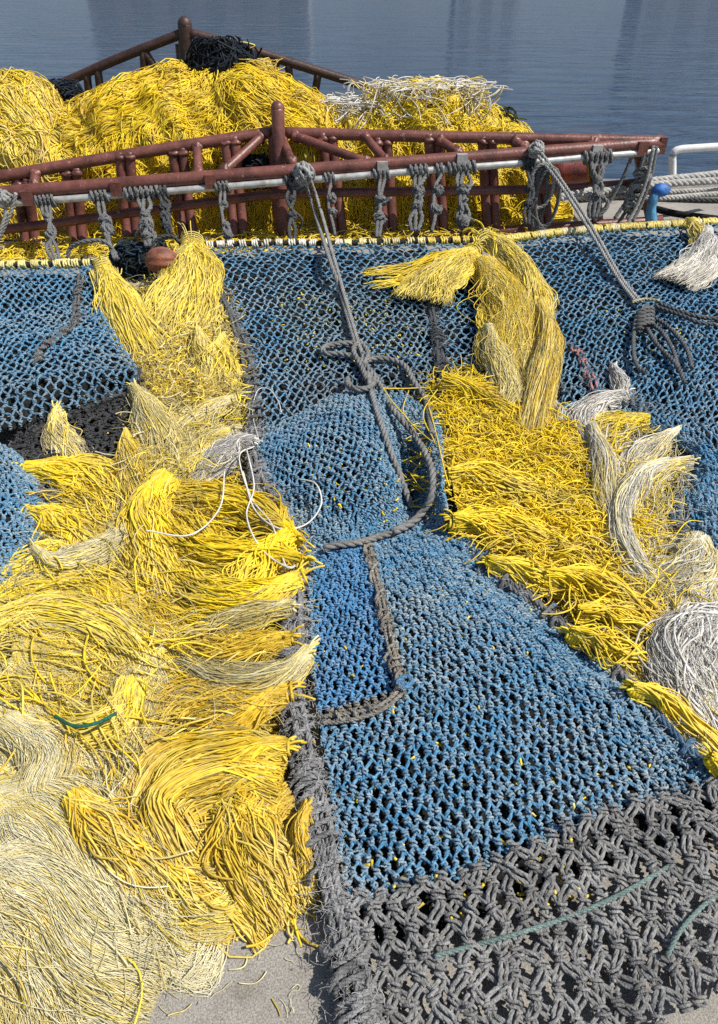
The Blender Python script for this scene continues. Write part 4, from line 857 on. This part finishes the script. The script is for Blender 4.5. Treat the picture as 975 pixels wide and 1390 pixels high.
# strands thrown loose over the hanks
TOP_L = [(60, 650), (160, 690), (250, 640), (330, 700), (390, 780), (380, 900), (330, 1000), (200, 1000), (120, 1060), (-20, 1020), (-20, 800), (60, 760)]
tangle('strewn_strands', None, TOP_L, 230, fL, mixp(YS, YB, YP), length=(.15, .4), curv=.9, spread=.3, zb=.035, h=.06, r=.0026, kind='stuff', fz=2.5)
TOP_U = [(150, 400), (290, 360), (320, 440), (335, 560), (330, 620), (240, 660), (170, 640), (190, 540)]
tangle('strewn_strands', None, TOP_U, 170, fL, mixp(YP, YS, ST), length=(.10, .32), curv=2.5, spread=.6, zb=.05, h=.06, r=.0026, kind='stuff', fz=6)
TOP_B = [(-30, 1000), (120, 1010), (200, 1080), (230, 1180), (230, 1260), (120, 1330), (-30, 1330)]
tangle('strewn_strands', None, TOP_B, 60, [(20, 1050, 1, .25), (150, 1100, .5, 1), (60, 1180, .8, .6), (30, 1280, 1, .5), (180, 1240, .6, .8)], mixp(YP, PALE, YS), length=(.12, .42), curv=.8, spread=.22, zb=.035, h=.05, r=.0020, kind='stuff', fz=7, fcol=PALE)
tangle('strewn_strands', None, [(170, 1240), (400, 1235), (440, 1300), (430, 1380), (120, 1380)], 7, [(300, 1260, 1, .3)], mixp(YG, PALE, ST), length=(.02, .07), curv=5, spread=1.5, zb=.002, h=.006, r=.0014, kind='stuff', fz=4, fcol=PALE)

# ------------------------------------------------------------------ right field
HR = 'yellow chafer hanks right of the middle net'
H2 = lambda label, guide, n, w0, w1, colp, **k: H(label, guide, n, w0, w1, colp, group=HR, **k)
H2('loose bright strands fanned left over the top of the middle net', [(640, 340), (605, 352), (560, 372), (500, 378)], 60, .035, .13, YB, lift=[.25, .24, .18, .16], h=.03, r=.0036, wav=.016, fz=.1)
H2('bushy yellow hank flopped left below the headrope', [(642, 345), (618, 362), (590, 385), (572, 408)], 230, .05, .12, mixp(YS, YP), lift=[.24, .22, .18, .15], h=.07, r=.0034, wav=.014, fz=1.2)
H2('thick wrapped yellow hank at the headrope joint, falling to the right', [(660, 328), (690, 352), (715, 385), (725, 430)], 270, .055, .07, mixp(YP, YS), lift=[.26, .24, .19, .15], h=.09, r=.0036, wav=.010, fz=.5)
H2('matted yellow hank down the middle of the gap between the blue nets', [(655, 360), (680, 400), (695, 450), (690, 500)], 320, .08, .09, mixp(YP, YS, YG), lift=[.22, .17, .14, .11], h=.09, r=.0028, wav=.02, fz=2.6, knot=False)
H2('long silky golden hank hanging beside the right net', [(732, 415), (742, 460), (735, 520), (715, 600)], 330, .035, .055, mixp(YG, YP), lift=[.17, .15, .12, .07], h=.07, r=.0024, wav=.008, fz=1.4, curl=.7)
H2('pale frayed hank left of the silky golden one', [(665, 450), (680, 500), (690, 540), (668, 570)], 150, .03, .05, mixp(ST, YP), lift=[.16, .13, .11, .07], h=.05, r=.0024, wav=.010, fz=2)
tangle('rope_pile', 'bright yellow pile of loose strands tumbling right from the middle net edge', [(598, 545), (640, 525), (700, 560), (760, 600), (820, 660), (850, 740), (800, 800), (720, 790), (650, 745), (612, 690)], 6500, [(620, 580, .6, .8), (640, 640, 1, .35), (700, 600, .9, .6), (680, 720, 1, .15), (770, 720, 1, .2), (800, 650, .8, .6)], YB, length=(.16, .42), curv=1.7, spread=.34, h=.11, r=.0022, group='loose rope piles', fz=.15)
H2('bright knotted hank at the selvedge where the loose pile begins', [(606, 660), (650, 665), (710, 680), (770, 690)], 190, .03, .10, YB, z0=.10, h=.11, r=.0034, wav=.016, fz=.05)
H2('bright hank tied lower on the selvedge below the loose pile', [(612, 718), (660, 725), (730, 750), (810, 770)], 220, .028, .09, YB, z0=.09, h=.10, r=.0034, wav=.014, fz=.05)
H2('yellow hank with a dangling knot at the third tie on the selvedge', [(660, 768), (710, 785), (780, 800), (850, 805)], 150, .016, .06, YB, z0=.08, h=.07, r=.0034, wav=.012, fz=.1)
H2('yellow strands above the loose pile by the side panel', [(600, 525), (640, 545), (700, 580), (750, 640)], 150, .04, .09, YB, z0=.10, h=.10, r=.0034, wav=.02, fz=.1, knot=False)
for k_, (lab, g_, n_) in enumerate([('yellow rope loops bunched at the foot of the loose pile', [(735, 790), (790, 800), (850, 830), (905, 880), (915, 930)], 190), ('yellow looped hank closing below the bunched loops', [(780, 840), (830, 850), (885, 890), (905, 935)], 150), ('yellow hank along the selvedge under the loops', [(770, 868), (820, 890), (870, 915), (905, 930)], 120)]):
    H2(lab, g_, n_, .02, .05, YB, z0=.07, h=.08, r=.0034, wav=.016, fz=.1, knot=k_ == 2)
H2('straight yellow hank leaving along the right selvedge to the picture edge', [(855, 940), (905, 962), (945, 1000), (1000, 1045)], 150, .02, .04, YB, z0=.09, h=.06, r=.0036, wav=.006, fz=.05, curl=.6)
H2('last yellow hank down the right selvedge by the picture edge', [(960, 1035), (985, 1060), (1010, 1100), (1030, 1140)], 90, .018, .04, YB, z0=.09, h=.06, r=.0036, wav=.006, fz=.05)
HW = 'pale frayed hanks under the right net'
H3 = lambda label, guide, n, w0, w1, colp, **k: H(label, guide, n, w0, w1, colp, group=HW, t1=(.74, 1.08), **k)
H3('yellow brush of a hank in the shade below the right net', [(880, 575), (850, 580), (810, 590), (775, 620)], 260, .04, .12, YS, z0=.08, h=.06, r=.003, wav=.010, fz=.6, knot=False)
H3('dull yellow hank from the lower knot of the right net edge', [(900, 605), (870, 625), (835, 650), (800, 700)], 240, .03, .10, mixp(YP, ST), z0=.07, h=.06, r=.0026, wav=.016, fz=2)
H3('faded strands between the bright pile and the bleached hanks', [(790, 570), (790, 620), (810, 670), (850, 720)], 260, .06, .10, mixp(YP, YS, ST), z0=.04, h=.07, r=.0026, wav=.02, fz=1.8, knot=False)
H3('off white hank sweeping down from the pale knot on the right net', [(928, 590), (890, 612), (850, 640), (842, 700), (860, 770)], 150, .014, .04, mixp(WH, ST), z0=.09, h=.08, r=.003, wav=.012, fz=1.4)
H3('cream hank with a stiff knotted tail at the right net edge', [(938, 634), (905, 645), (868, 672), (848, 735), (872, 790)], 170, .013, .05, mixp(WH, ST, YP), z0=.09, h=.08, r=.003, wav=.012, fz=1.2)
H3('bleached straw hank bent like a wave below the cream one', [(945, 738), (935, 775), (895, 800), (845, 800)], 300, .05, .09, mixp(ST, PALE, WH), z0=.08, h=.08, r=.0022, wav=.012, fz=2.2, knot=False)
H3('bleached straw hank behind the white mop', [(965, 790), (930, 830), (890, 855), (850, 850)], 220, .05, .08, mixp(PALE, WH), z0=.06, h=.06, r=.002, wav=.014, fz=2.4, knot=False)
H3('yellowish hank beside the white mop at the picture edge', [(975, 790), (955, 815), (945, 845), (940, 880)], 100, .03, .05, YP, z0=.06, h=.06, r=.003, wav=.010, fz=.5, knot=False)
H3('white mop of stiff loops at the right picture edge', [(985, 850), (945, 870), (920, 905), (945, 960), (985, 1000)], 260, .07, .10, WH, z0=.07, h=.11, r=.0034, wav=.016, fz=1.4, knot=False, fcol=WH)
H3('matted white fluff below the white mop', [(1000, 930), (960, 950), (950, 990), (990, 1030)], 160, .07, .06, WH, z0=.05, h=.06, r=.002, wav=.02, fz=5, knot=False, fcol=WH)
H3('thin white strands curling down between bright pile and right net', [(845, 545), (810, 560), (785, 590), (800, 640), (815, 680)], 70, .03, .05, WH, z0=.08, h=.09, r=.003, wav=.014, fz=1.4, fcol=WH)
H3('short white tassel hanging from the right net above the white strands', [(832, 500), (838, 515), (845, 530), (850, 548)], 90, .016, .035, WH, lift=[.11, .11, .10, .09], h=.04, r=.0028, wav=.004, fz=.8, fcol=WH)
H3('white wisp beside the silky golden hank', [(748, 545), (755, 570), (765, 595), (762, 618)], 80, .015, .03, WH, z0=.08, h=.05, r=.0024, wav=.008, fz=1.2, fcol=WH)
H3('white tassel at the far right end of the yellow headrope', [(958, 318), (958, 345), (945, 368), (918, 382)], 280, .04, .10, WH, lift=[.22, .20, .19, .18], h=.07, r=.003, wav=.008, fz=1.2, fcol=WH)
H3('yellow lashing tail at the far right end of the headrope', [(940, 306), (948, 318), (952, 330), (950, 345)], 120, .04, .05, YP, lift=[.23, .22, .2, .18], h=.05, r=.0036, wav=.006, fz=.3)
H('white tuft of fine strands at the left edge of the middle net', [(345, 604), (322, 612), (290, 635), (255, 655)], 170, .018, .06, WH, z0=.10, h=.07, r=.0022, wav=.010, fz=2.2, group='white tufts', fcol=[(.55, .54, .52), (.45, .44, .42)])
mk('white_cord', [tubes(np.stack([cr(np.array([at(a, b, (zon(a, b) + .03) if zon(a, b) != .03 else .125) for a, b in l]), 60) for l in [[(345, 606), (325, 620), (341, 675), (369, 712), (388, 768), (401, 768)], [(406, 650), (429, 657), (436, 685), (415, 712), (378, 717), (345, 690), (330, 640)], [(305, 640), (298, 690), (258, 726), (198, 720)], [(335, 610), (345, 660), (335, 700), (355, 745), (395, 770), (410, 745)]]]), .003, 5, (.74, .72, .68), caps=True)], M['strand'])
tag(bpy.data.objects['white_cord'], 'thin white cords trailing loose from the white tuft over net and yellow hanks', 'cord')
mk('white_cord', [tubes(cr(on([(352, 600), (343, 560), (350, 530), (365, 528), (378, 545), (382, 560)], .02), 50)[None], .0024, 5, (.62, .64, .64), caps=True)], M['strand'])
tag(bpy.data.objects['white_cord.001'], 'single thin white loop above the fold of the middle net', 'cord')
mk('green_cord', [tubes(cr(pts([(75, 972, .125), (100, 985, .14), (130, 982, .14), (158, 968, .125)]), 40)[None], .0045, 6, (.02, .12, .075), caps=True)], M['rope'])
tag(bpy.data.objects['green_cord'], 'short dark green cord lying in the round yellow swirl', 'cord')
mk('yellow_twine', [tubes(np.stack([cr(on(l, .04), 40) for l in [[(520, 527), (560, 527), (610, 523), (660, 515)], [(520, 527), (535, 548), (555, 570)], [(555, 530), (548, 560), (575, 590), (600, 608)], [(580, 545), (590, 580), (604, 640), (610, 660)], [(600, 520), (575, 560), (590, 600)]]]), .0026, 5, (.80, .58, .05), caps=True)], M['strand'])
tag(bpy.data.objects['yellow_twine'], 'few single yellow strands straying over the middle net by the loop of rope', 'cord')
# yellow crumbs caught in the meshes
def crumbs(label, poly, n, zz):
    poly = np.array(poly, float); c = rng.uniform(poly.min(0), poly.max(0), (n * 3, 2)); c = c[inpoly(c[:, 0], c[:, 1], poly)][:n]; m = len(c)
    P0 = np.array([at(a, b, zon(a, b) - .012) for a, b in c]); d = nrm(rng.normal(size=(m, 1, 3)) * np.array([1, 1, .4]) + np.cumsum(rng.normal(size=(m, 6, 3)) * .3, 1))
    tag(mk('fibre_crumbs', [tubes(P0[:, None] + np.cumsum(d, 1) * .004, .0035, 4, pal(mixp(YS, YP, YB), m), caps=True)], M['strand']), kind='stuff')
crumbs('', [(370, 400), (580, 400), (585, 510), (370, 500)], 190, 0)
crumbs('', [(400, 600), (540, 600), (560, 720), (420, 720)], 60, 0)
crumbs('', [(430, 800), (760, 780), (920, 1040), (480, 1230)], 150, 0)
crumbs('', [(560, 1200), (800, 1130), (800, 1220), (580, 1270)], 40, 0)
crumbs('', [(60, 560), (150, 530), (180, 560), (120, 640), (60, 640)], 90, 0)
crumbs('', [(800, 420), (960, 420), (960, 480), (800, 480)], 40, 0)

TOP_R = [(610, 560), (690, 540), (790, 590), (900, 600), (900, 720), (960, 860), (900, 900), (800, 850), (700, 770), (620, 700)]
tangle('strewn_strands', None, TOP_R, 300, fR, mixp(YB, YS), length=(.15, .45), curv=1.4, spread=.35, zb=.05, h=.07, r=.0022, kind='stuff', fz=.4)
tangle('strewn_strands', None, [(770, 560), (900, 590), (930, 640), (880, 820), (960, 830), (965, 1000), (900, 860), (820, 740)], 110, fR, mixp(ST, WH, YP), length=(.12, .4), curv=2, spread=.5, zb=.05, h=.06, r=.0024, kind='stuff', fz=7)

H3('long wavy cream hank merging into the bright pile and sweeping down to the white mop', [(905, 640), (862, 665), (836, 715), (845, 770), (885, 815), (935, 840)], 260, .03, .06, mixp(ST, WH, PALE), z0=.08, h=.10, r=.0026, wav=.010, curl=.7, fz=1.6, knot=False)
H3('second long cream hank lying in a wave along the right side of the bright pile', [(800, 590), (815, 640), (815, 700), (845, 760), (860, 830)], 220, .03, .05, mixp(YP, ST, WH), z0=.08, h=.10, r=.0026, wav=.010, curl=.7, fz=1.6, knot=False)

# ------------------------------------------------------------------ ropes and lashings
GR, GL, GD_ = (.15, .152, .15), (.30, .30, .29), (.065, .068, .07)
def pipe_pt(px): 
    q = [(-160, 291), (0, 277), (164, 264.5), (387, 247), (557, 233), (721, 220.5), (803, 213), (872, 207.5)]
    return fpt(px, np.interp(px, [a for a, b in q], [b for a, b in q]), -0.03)
def clump(c, R_, n, r, col, turns=2.2):
    out = []
    for k in range(n):
        t = np.linspace(0, 1, 12); a = 2 * np.pi * turns * t * rng.uniform(.5, 1) + rng.uniform(0, 6); ax = nrm(rng.normal(size=3)); e1 = nrm(np.cross(ax, rng.normal(size=3))); e2 = np.cross(ax, e1)
        q = c + R_ * rng.uniform(.6, 1) * (np.cos(a)[:, None] * e1 + np.sin(a)[:, None] * e2) + ax * ((t - .5) * R_ * 1.3)[:, None]
        out.append(rope(q, r, col))
    return out
def lashing(px, bx, by, label, col=GR, r=0.0125, n=2, coils=4, kn=(.35, .62), bz=.2):
    P = pipe_pt(px); T = nrm(pipe_pt(px + 4) - P); up = nrm(np.cross(T, [0, 1., 0])); up = up if up[2] > 0 else -up; fw = np.cross(T, up)
    parts = []; K = coils * 10; t = np.linspace(0, 1, K); th = 2 * np.pi * coils * t
    q = P + T * ((t - .5) * coils * r * 2.3)[:, None] + (0.0225 + r * 1.05) * (np.cos(th)[:, None] * up + np.sin(th)[:, None] * fw)
    parts.append(rope(q, r, col, step=r * 1.4))
    E = at(bx, by, bz)
    for k in range(n):
        o = T * ((k - (n - 1) / 2) * 2.3 * r); mids = [P + o + np.array([0, -.04, -.03])]
        for f in (.25, .5, .75): mids.append(P + (E - P) * f + o * (1 if f != .5 else -.5) + np.array([rng.normal() * .012, -.035 + rng.normal() * .008, 0]))
        parts.append(rope(np.array([P + o + np.array([0, -.03, .03])] + mids + [E + o * .6]), r, col))
    for f in [k_ + rng.uniform(-.09, .09) for k_ in kn] + ([rng.uniform(.75, .95)] if rng.random() < .6 else []):
        c = P + (E - P) * f + np.array([0, -.035, 0]); parts += clump(c, r * rng.uniform(1.7, 2.8), 4, r * .9, col)
    if rng.random() < .7:
        q = P + (E - P) * rng.uniform(.3, .6) + np.array([0, -.045, 0]); parts.append(rope(np.array([q, q + [rng.normal() * .03, -.02, .02], q + [rng.normal() * .05, -.02, -.05], q + [rng.normal() * .05, 0, -.12]]), r * .6, np.array(col) * 1.3))
    o = mk('rope_lashing', parts, M['rope']); tag(o, label, 'rope lashing', 'grey lashings from silver pipe to headropes'); return o
lash = [(64, 78, 356, 'grey rope lashing on the silver pipe, first whole one from the left edge'), (138, 158, 352, 'grey rope lashing above the small arched rope at left'), (196, 204, 335, 'doubled grey lashing right of the arched rope at left'), (222, 230, 318, 'short dark lashing hanging beside the doubled one left of the float'),
        (303, 312, 330, 'grey lashing midway between the brown float and the peak post'), (397, 398, 330, 'dark lashing close against the peak post'), (449, 455, 320, 'thin grey lashing right of the hauling rope clump'), (519, 513, 322, 'grey lashing under the light bracket right of the hauling rope'),
        (570, 563, 314, 'fat grey lashing with a doubled knot in the middle of the right half'), (598, 586, 314, 'slim grey lashing right next to the fat one'), (628, 628, 310, 'big knotted grey lashing with a yellow tail under a white bracket'), (718, 716, 305, 'dark lashing under the coil hung on the rail'), (812, 806, 296, 'bulky grey lashing in front of the red fender')]
for i, (a, b, c, l) in enumerate(lash):
    lashing(a, b, c, l, GR if i not in (3, 5, 11) else GD_, r=.0140 if i in (2, 8, 10, 12) else (.0120 if i % 2 else .0105), n=(3, 2, 3, 2, 2, 2, 1, 2, 3, 1, 3, 2, 4)[i], coils=(5, 4, 7, 3, 4, 3, 3, 4, 4, 2, 6, 3, 6)[i])
# thick bundle at the right end of the frame
pe = [fpt(882, 200, -.04), fpt(872, 240, -.06), fpt(858, 275, -.08), fpt(842, 302, -.12)]
parts = []
for k in range(7):
    o = rng.normal(size=3) * np.array([.035, .03, .01]); parts.append(rope(np.array([p + o * (1 + .3 * i) for i, p in enumerate(pe)]), .013, (.26, .255, .24) if k % 2 else GR))
for f in (.3, .5, .7):
    parts += clump(np.array([np.interp(f, [0, .33, .66, 1], [p[k] for p in pe]) for k in range(3)]), .055, 3, .011, (.27, .265, .25))
tag(mk('rope_lashing', parts, M['rope']), 'thick wrapped bundle of pale ropes at the right end of the frame', 'rope lashing', 'grey lashings from silver pipe to headropes')
tag(mk('rope_lashing', [rope(np.array([fpt(4, 262, -.05), fpt(8, 285, -.07), fpt(2, 310, -.10), fpt(-8, 335, -.12)]), .012, GL), rope(np.array([fpt(22, 262, -.06), fpt(14, 290, -.08), fpt(-4, 330, -.1)]), .012, GL)] + clump(fpt(6, 268, -.06), .045, 5, .011, GL), M['rope']), 'pale rope lashing cut by the left picture edge', 'rope lashing', 'grey lashings from silver pipe to headropes')
def arch(label, l, r, col):
    tag(mk('rope_arch', [rope(np.array([at(a, b, z) for a, b, z in l]), r, col)], M['rope']), label, 'rope', 'arched rope ends at the left headrope')
arch('small arched grey rope standing over the left headrope', [(92, 352, .2), (96, 336, .26), (118, 327, .30), (142, 328, .28), (158, 345, .2)], .012, GR)
arch('arched dark rope behind the brown float', [(205, 342, .2), (212, 326, .26), (232, 320, .28), (246, 332, .22)], .011, GD_)

# hauling rope clump, line and loop over the middle net
c0 = fpt(412, 236, -.07)
parts = clump(c0, .06, 8, .0125, GL) + clump(fpt(404, 250, -.06), .045, 4, .012, GR)
tag(mk('rope_knot', parts, M['rope']), 'grey rope knot clumped on the rail right of the peak post', 'rope knot')
a1 = [fpt(414, 245, -.08), fpt(428, 290, -.16), at(447, 350, .26)]; a2 = [fpt(420, 240, -.08), fpt(434, 280, -.16), at(452, 345, .26)]
l1 = np.concatenate([np.array(a1), on([(462, 395), (474, 436), (483, 466), (493, 485), (500, 505), (503, 526), (508, 545), (517, 574), (533, 620), (545, 652), (560, 690)], .022)])
l2 = np.concatenate([np.array(a2), on([(466, 395), (478, 436), (487, 466), (492, 480)], .03)])
mid = at(462, 480, .13)
loop = on([(492, 468), (475, 466), (450, 468), (438, 474), (444, 480), (463, 480), (486, 487), (502, 503), (516, 522), (534, 556), (561, 588), (581, 622), (588, 647), (586, 674), (573, 696), (555, 712), (533, 722)], .028)
arc = on([(490, 498), (500, 489), (516, 486), (536, 490), (552, 500), (563, 520), (577, 540), (583, 562), (588, 590)], .026)
sm = on([(472, 514), (474, 524), (487, 528), (502, 526), (508, 516), (497, 506)], .032)
bar = on([(500, 520), (492, 500), (480, 475), (490, 465), (500, 480), (494, 496)], .036)
hb = [rope(l1, .0125, (.21, .21, .205)), rope(l2, .0115, (.24, .24, .23)), rope(loop, .0145, (.20, .198, .19)), rope(arc, .0145, (.20, .198, .19)), rope(sm, .0135, (.18, .178, .17)), rope(bar, .013, (.19, .188, .18))]
tag(mk('hauling_rope', hb, M['rope']), 'grey hauling rope from the rail to a knot and long loop on the middle net', 'rope')
er = on([(440, 745), (455, 740), (475, 738), (498, 734), (515, 728), (535, 722)], .02)
tag(mk('rope_end', [rope(er, .0125, (.20, .19, .175))], M['rope']), 'grey rope end lying along the top of the bright blue patch', 'rope')
# right: coil on the rail, double line and dark hitch
cc = fpt(738, 215, -.07); parts = clump(fpt(728, 203, -.06), .05, 6, .012, GL)
for k in range(5):
    t = np.linspace(0, 2 * np.pi, 14); rx, rz = rng.uniform(.04, .085), rng.uniform(.13, .20); c = cc + np.array([rng.uniform(-.02, .05), -.03 - .012 * k, -rz - .03 + rng.uniform(-.02, .03)])
    parts.append(rope(np.stack([c[0] + rx * np.sin(t), c[1] + 0 * t, c[2] + rz * np.cos(t)], 1), .0115, GL if k % 2 else GR))
tag(mk('rope_coil', parts, M['rope']), 'coil of grey rope hung over the rail near the red fender', 'rope coil')
d1 = np.concatenate([[fpt(728, 208, -.09), fpt(760, 250, -.25)], [at(800, 312, .28)], on([(838, 376), (862, 408)], .03)]); d2 = np.concatenate([[fpt(733, 205, -.09), fpt(766, 250, -.25)], [at(805, 310, .28)], on([(843, 376), (870, 410)], .03)])
tag(mk('hauling_rope', [rope(d1, .0105, GL), rope(d2, .0105, GL)], M['rope']), 'thin double grey line slanting from the rail coil to the dark hitch', 'rope')
parts = [rope(on(l, .03), .0105, (.105, .108, .112)) for l in ([(880, 414), (866, 428), (861, 450), (861, 482), (868, 500), (878, 506)], [(886, 430), (908, 444), (931, 471), (940, 500)], [(890, 416), (925, 428), (950, 438), (972, 440)], [(878, 444), (892, 467), (919, 496), (930, 520)], [(884, 440), (900, 452), (915, 478), (920, 500)], [(895, 412), (930, 425), (965, 432), (985, 428)])]
for k in range(5):
    c = at(876, 424 + k * 5, zon(876, 430) + .04); t = np.linspace(0, 2 * np.pi, 12); parts.append(rope(np.stack([c[0] + .045 * np.cos(t), c[1] + .02 * np.cos(t + .4), c[2] + .025 * np.sin(t)], 1), .0100, (.14, .14, .138)))
parts.append(rope(on([(858, 410), (875, 406), (895, 408)], .05), .008, (.42, .38, .24)))
tag(mk('rope_hitch', parts, M['rope']), 'dark rope hitch with open loops lying on the right net', 'rope hitch')

# ------------------------------------------------------------------ quay things at right
mk('handrail', [tubes(cr(np.array([atY(913, 243, 6.2), atY(913, 222, 6.2), atY(914, 208, 6.2), atY(922, 203, 6.2), atY(945, 201, 6.2), atY(1010, 197, 6.2), atY(1080, 193, 6.2)]), 60)[None], .030, 12, (1, 1, 1), caps=True)], M['whitep'])
tag(bpy.data.objects['handrail'], 'bent white pipe handrail at the quay edge on the right', 'handrail')
moor = [([(1010, 230), (975, 236), (900, 244), (830, 252), (790, 262), (760, 268)], .026), ([(1010, 240), (975, 245), (900, 250), (830, 258), (795, 268)], .026), ([(1010, 252), (975, 257), (900, 261), (850, 264), (810, 275)], .018), ([(1010, 262), (960, 264), (890, 269), (830, 262), (812, 250), (790, 238)], .018)]
ml = ['pale mooring rope along the quay edge, the upper of the two thick ones', 'pale mooring rope along the quay edge, the lower of the two thick ones', 'thinner pale mooring rope just below the thick ones', 'thin dull mooring rope curving up behind the frame end']
for (l, r_), lab in zip(moor, ml):
    hh = .30 if 'thick' in lab and 'thinner' not in lab else .22
    tag(mk('mooring_rope', [rope(np.array([at(a, b, hh) for a, b in l]), r_, (.42, .41, .38), pitch=r_ * 5)], M['rope']), lab, 'rope', 'mooring ropes on the quay')
tag(mk('quay_rope', [rope(np.array([at(a, b, .02) for a, b in [(1010, 272), (960, 272), (900, 270), (840, 268), (780, 272)]]), .018, (.06, .06, .058))], M['rope']), 'dark rope lying on the concrete behind the frame end', 'rope')
tag(mk('dark_tube', [tubes(cr(np.array([at(a, b, .02) for a, b in [(1020, 304), (975, 297), (920, 290), (890, 283), (860, 278)]]), 50)[None], .022, 8, (.015, .015, .015), caps=True)], M['rope']), 'black tube lying on the concrete beside the frame end', 'dark_tube')  # black tube laid along a dark band on the concrete
f = empty('fender', atY(781, 250, 5.55), 'worn red cylinder fender behind the right part of the frame', 'fender')
fc = atY(778, 226, 5.5); th = np.linspace(0, 1, 14)[:, None]
px_ = fc + np.array([1., .06, 0]) * np.linspace(-.19, .19, 14)[:, None]
rr = .115 * np.array([.5, .85, 1, 1, 1, .99, 1, 1, .99, 1, 1, 1, .85, .5])
mk('body', [tubes(px_[None], rr[None], 20, (.25, .065, .06), caps=True)], M['paint'], f)
mk('end_eye', [tubes(np.stack([fc + np.array([-.22 + .03 * math.cos(a), 0, .03 * math.sin(a)]) for a in np.linspace(0, 2 * math.pi, 14)])[None], .010, 6, (.05, .05, .05))], M['paint'], f)
# blue float on tube end by the frame
g = empty('hose_nozzle', at(890, 300, 0), 'bright blue rubber sleeve hanging at the right end of the frame', 'sleeve')
mk('sleeve', [tubes(cr(np.array([fpt(896, 258, -.08), fpt(888, 268, -.10), fpt(884, 285, -.10), fpt(884, 303, -.10)]), 24)[None], np.interp(np.linspace(0, 1, 24), [0, .3, .5, 1], [.032, .034, .030, .040])[None], 12, (.10, .30, .50), caps=True)], M['paint'], g)
mk('cap', [blob(fpt(897, 258, -.09), .052, (.03, .16, .50), bump=.12, squash=(1.15, .9, .85))], M['paint'], g)
# brown float
fl = empty('net_float', at(220, 366, .1), 'rust brown ribbed float under the left headrope gap', 'float')
th = np.linspace(.02, np.pi - .02, 16)[:, None]; ph = np.linspace(0, 2 * np.pi, 49)[None]
D = np.stack([np.cos(th) * 1.25 + 0 * ph, np.sin(th) * np.cos(ph), np.sin(th) * np.sin(ph)], -1) * (1 + .045 * np.cos(ph * 10))[..., None] * .072
mk('body', [sheet(at(220, 354, .22) + D, (.24, .085, .05))], M['paint'], fl)
mk('eyelet', [tubes(np.stack([at(220, 354, .22) + np.array([.105, .02 * math.cos(a), .02 * math.sin(a)]) for a in np.linspace(0, 2 * math.pi, 12)])[None], .006, 6, (.12, .05, .035))], M['paint'], fl)
bunch3('net_bundle', 'dark teal net scraps bunched under the brown float', at(195, 352, .1), .20, .10, .09, 380, [(.015, .03, .045), (.03, .05, .07), (.02, .025, .025)], .0055, .16, 'net bundle', 'dark net bundles', mat_='greytwine', base=(.01, .012, .014))
# stones
def stone(label, px, py, r_, col, sq): tag(mk('pebble', [blob(at(px, py, r_ * sq[2] * .8), r_, col, bump=.3, seed=px * .1, squash=sq)], M['stone']), label, 'stone', 'stones on the concrete')
stone('small dark pebble on the bare concrete at the bottom', 263, 1287, .008, (.09, .08, .085), (1.1, 1, .8))
stone('white shell chip beside the grey selvedge', 447, 1262, .010, (.72, .72, .70), (1.1, .9, .5))
stone('pale grey stone at the foot of the grey selvedge', 449, 1290, .020, (.50, .48, .45), (1.1, 1.1, .5))
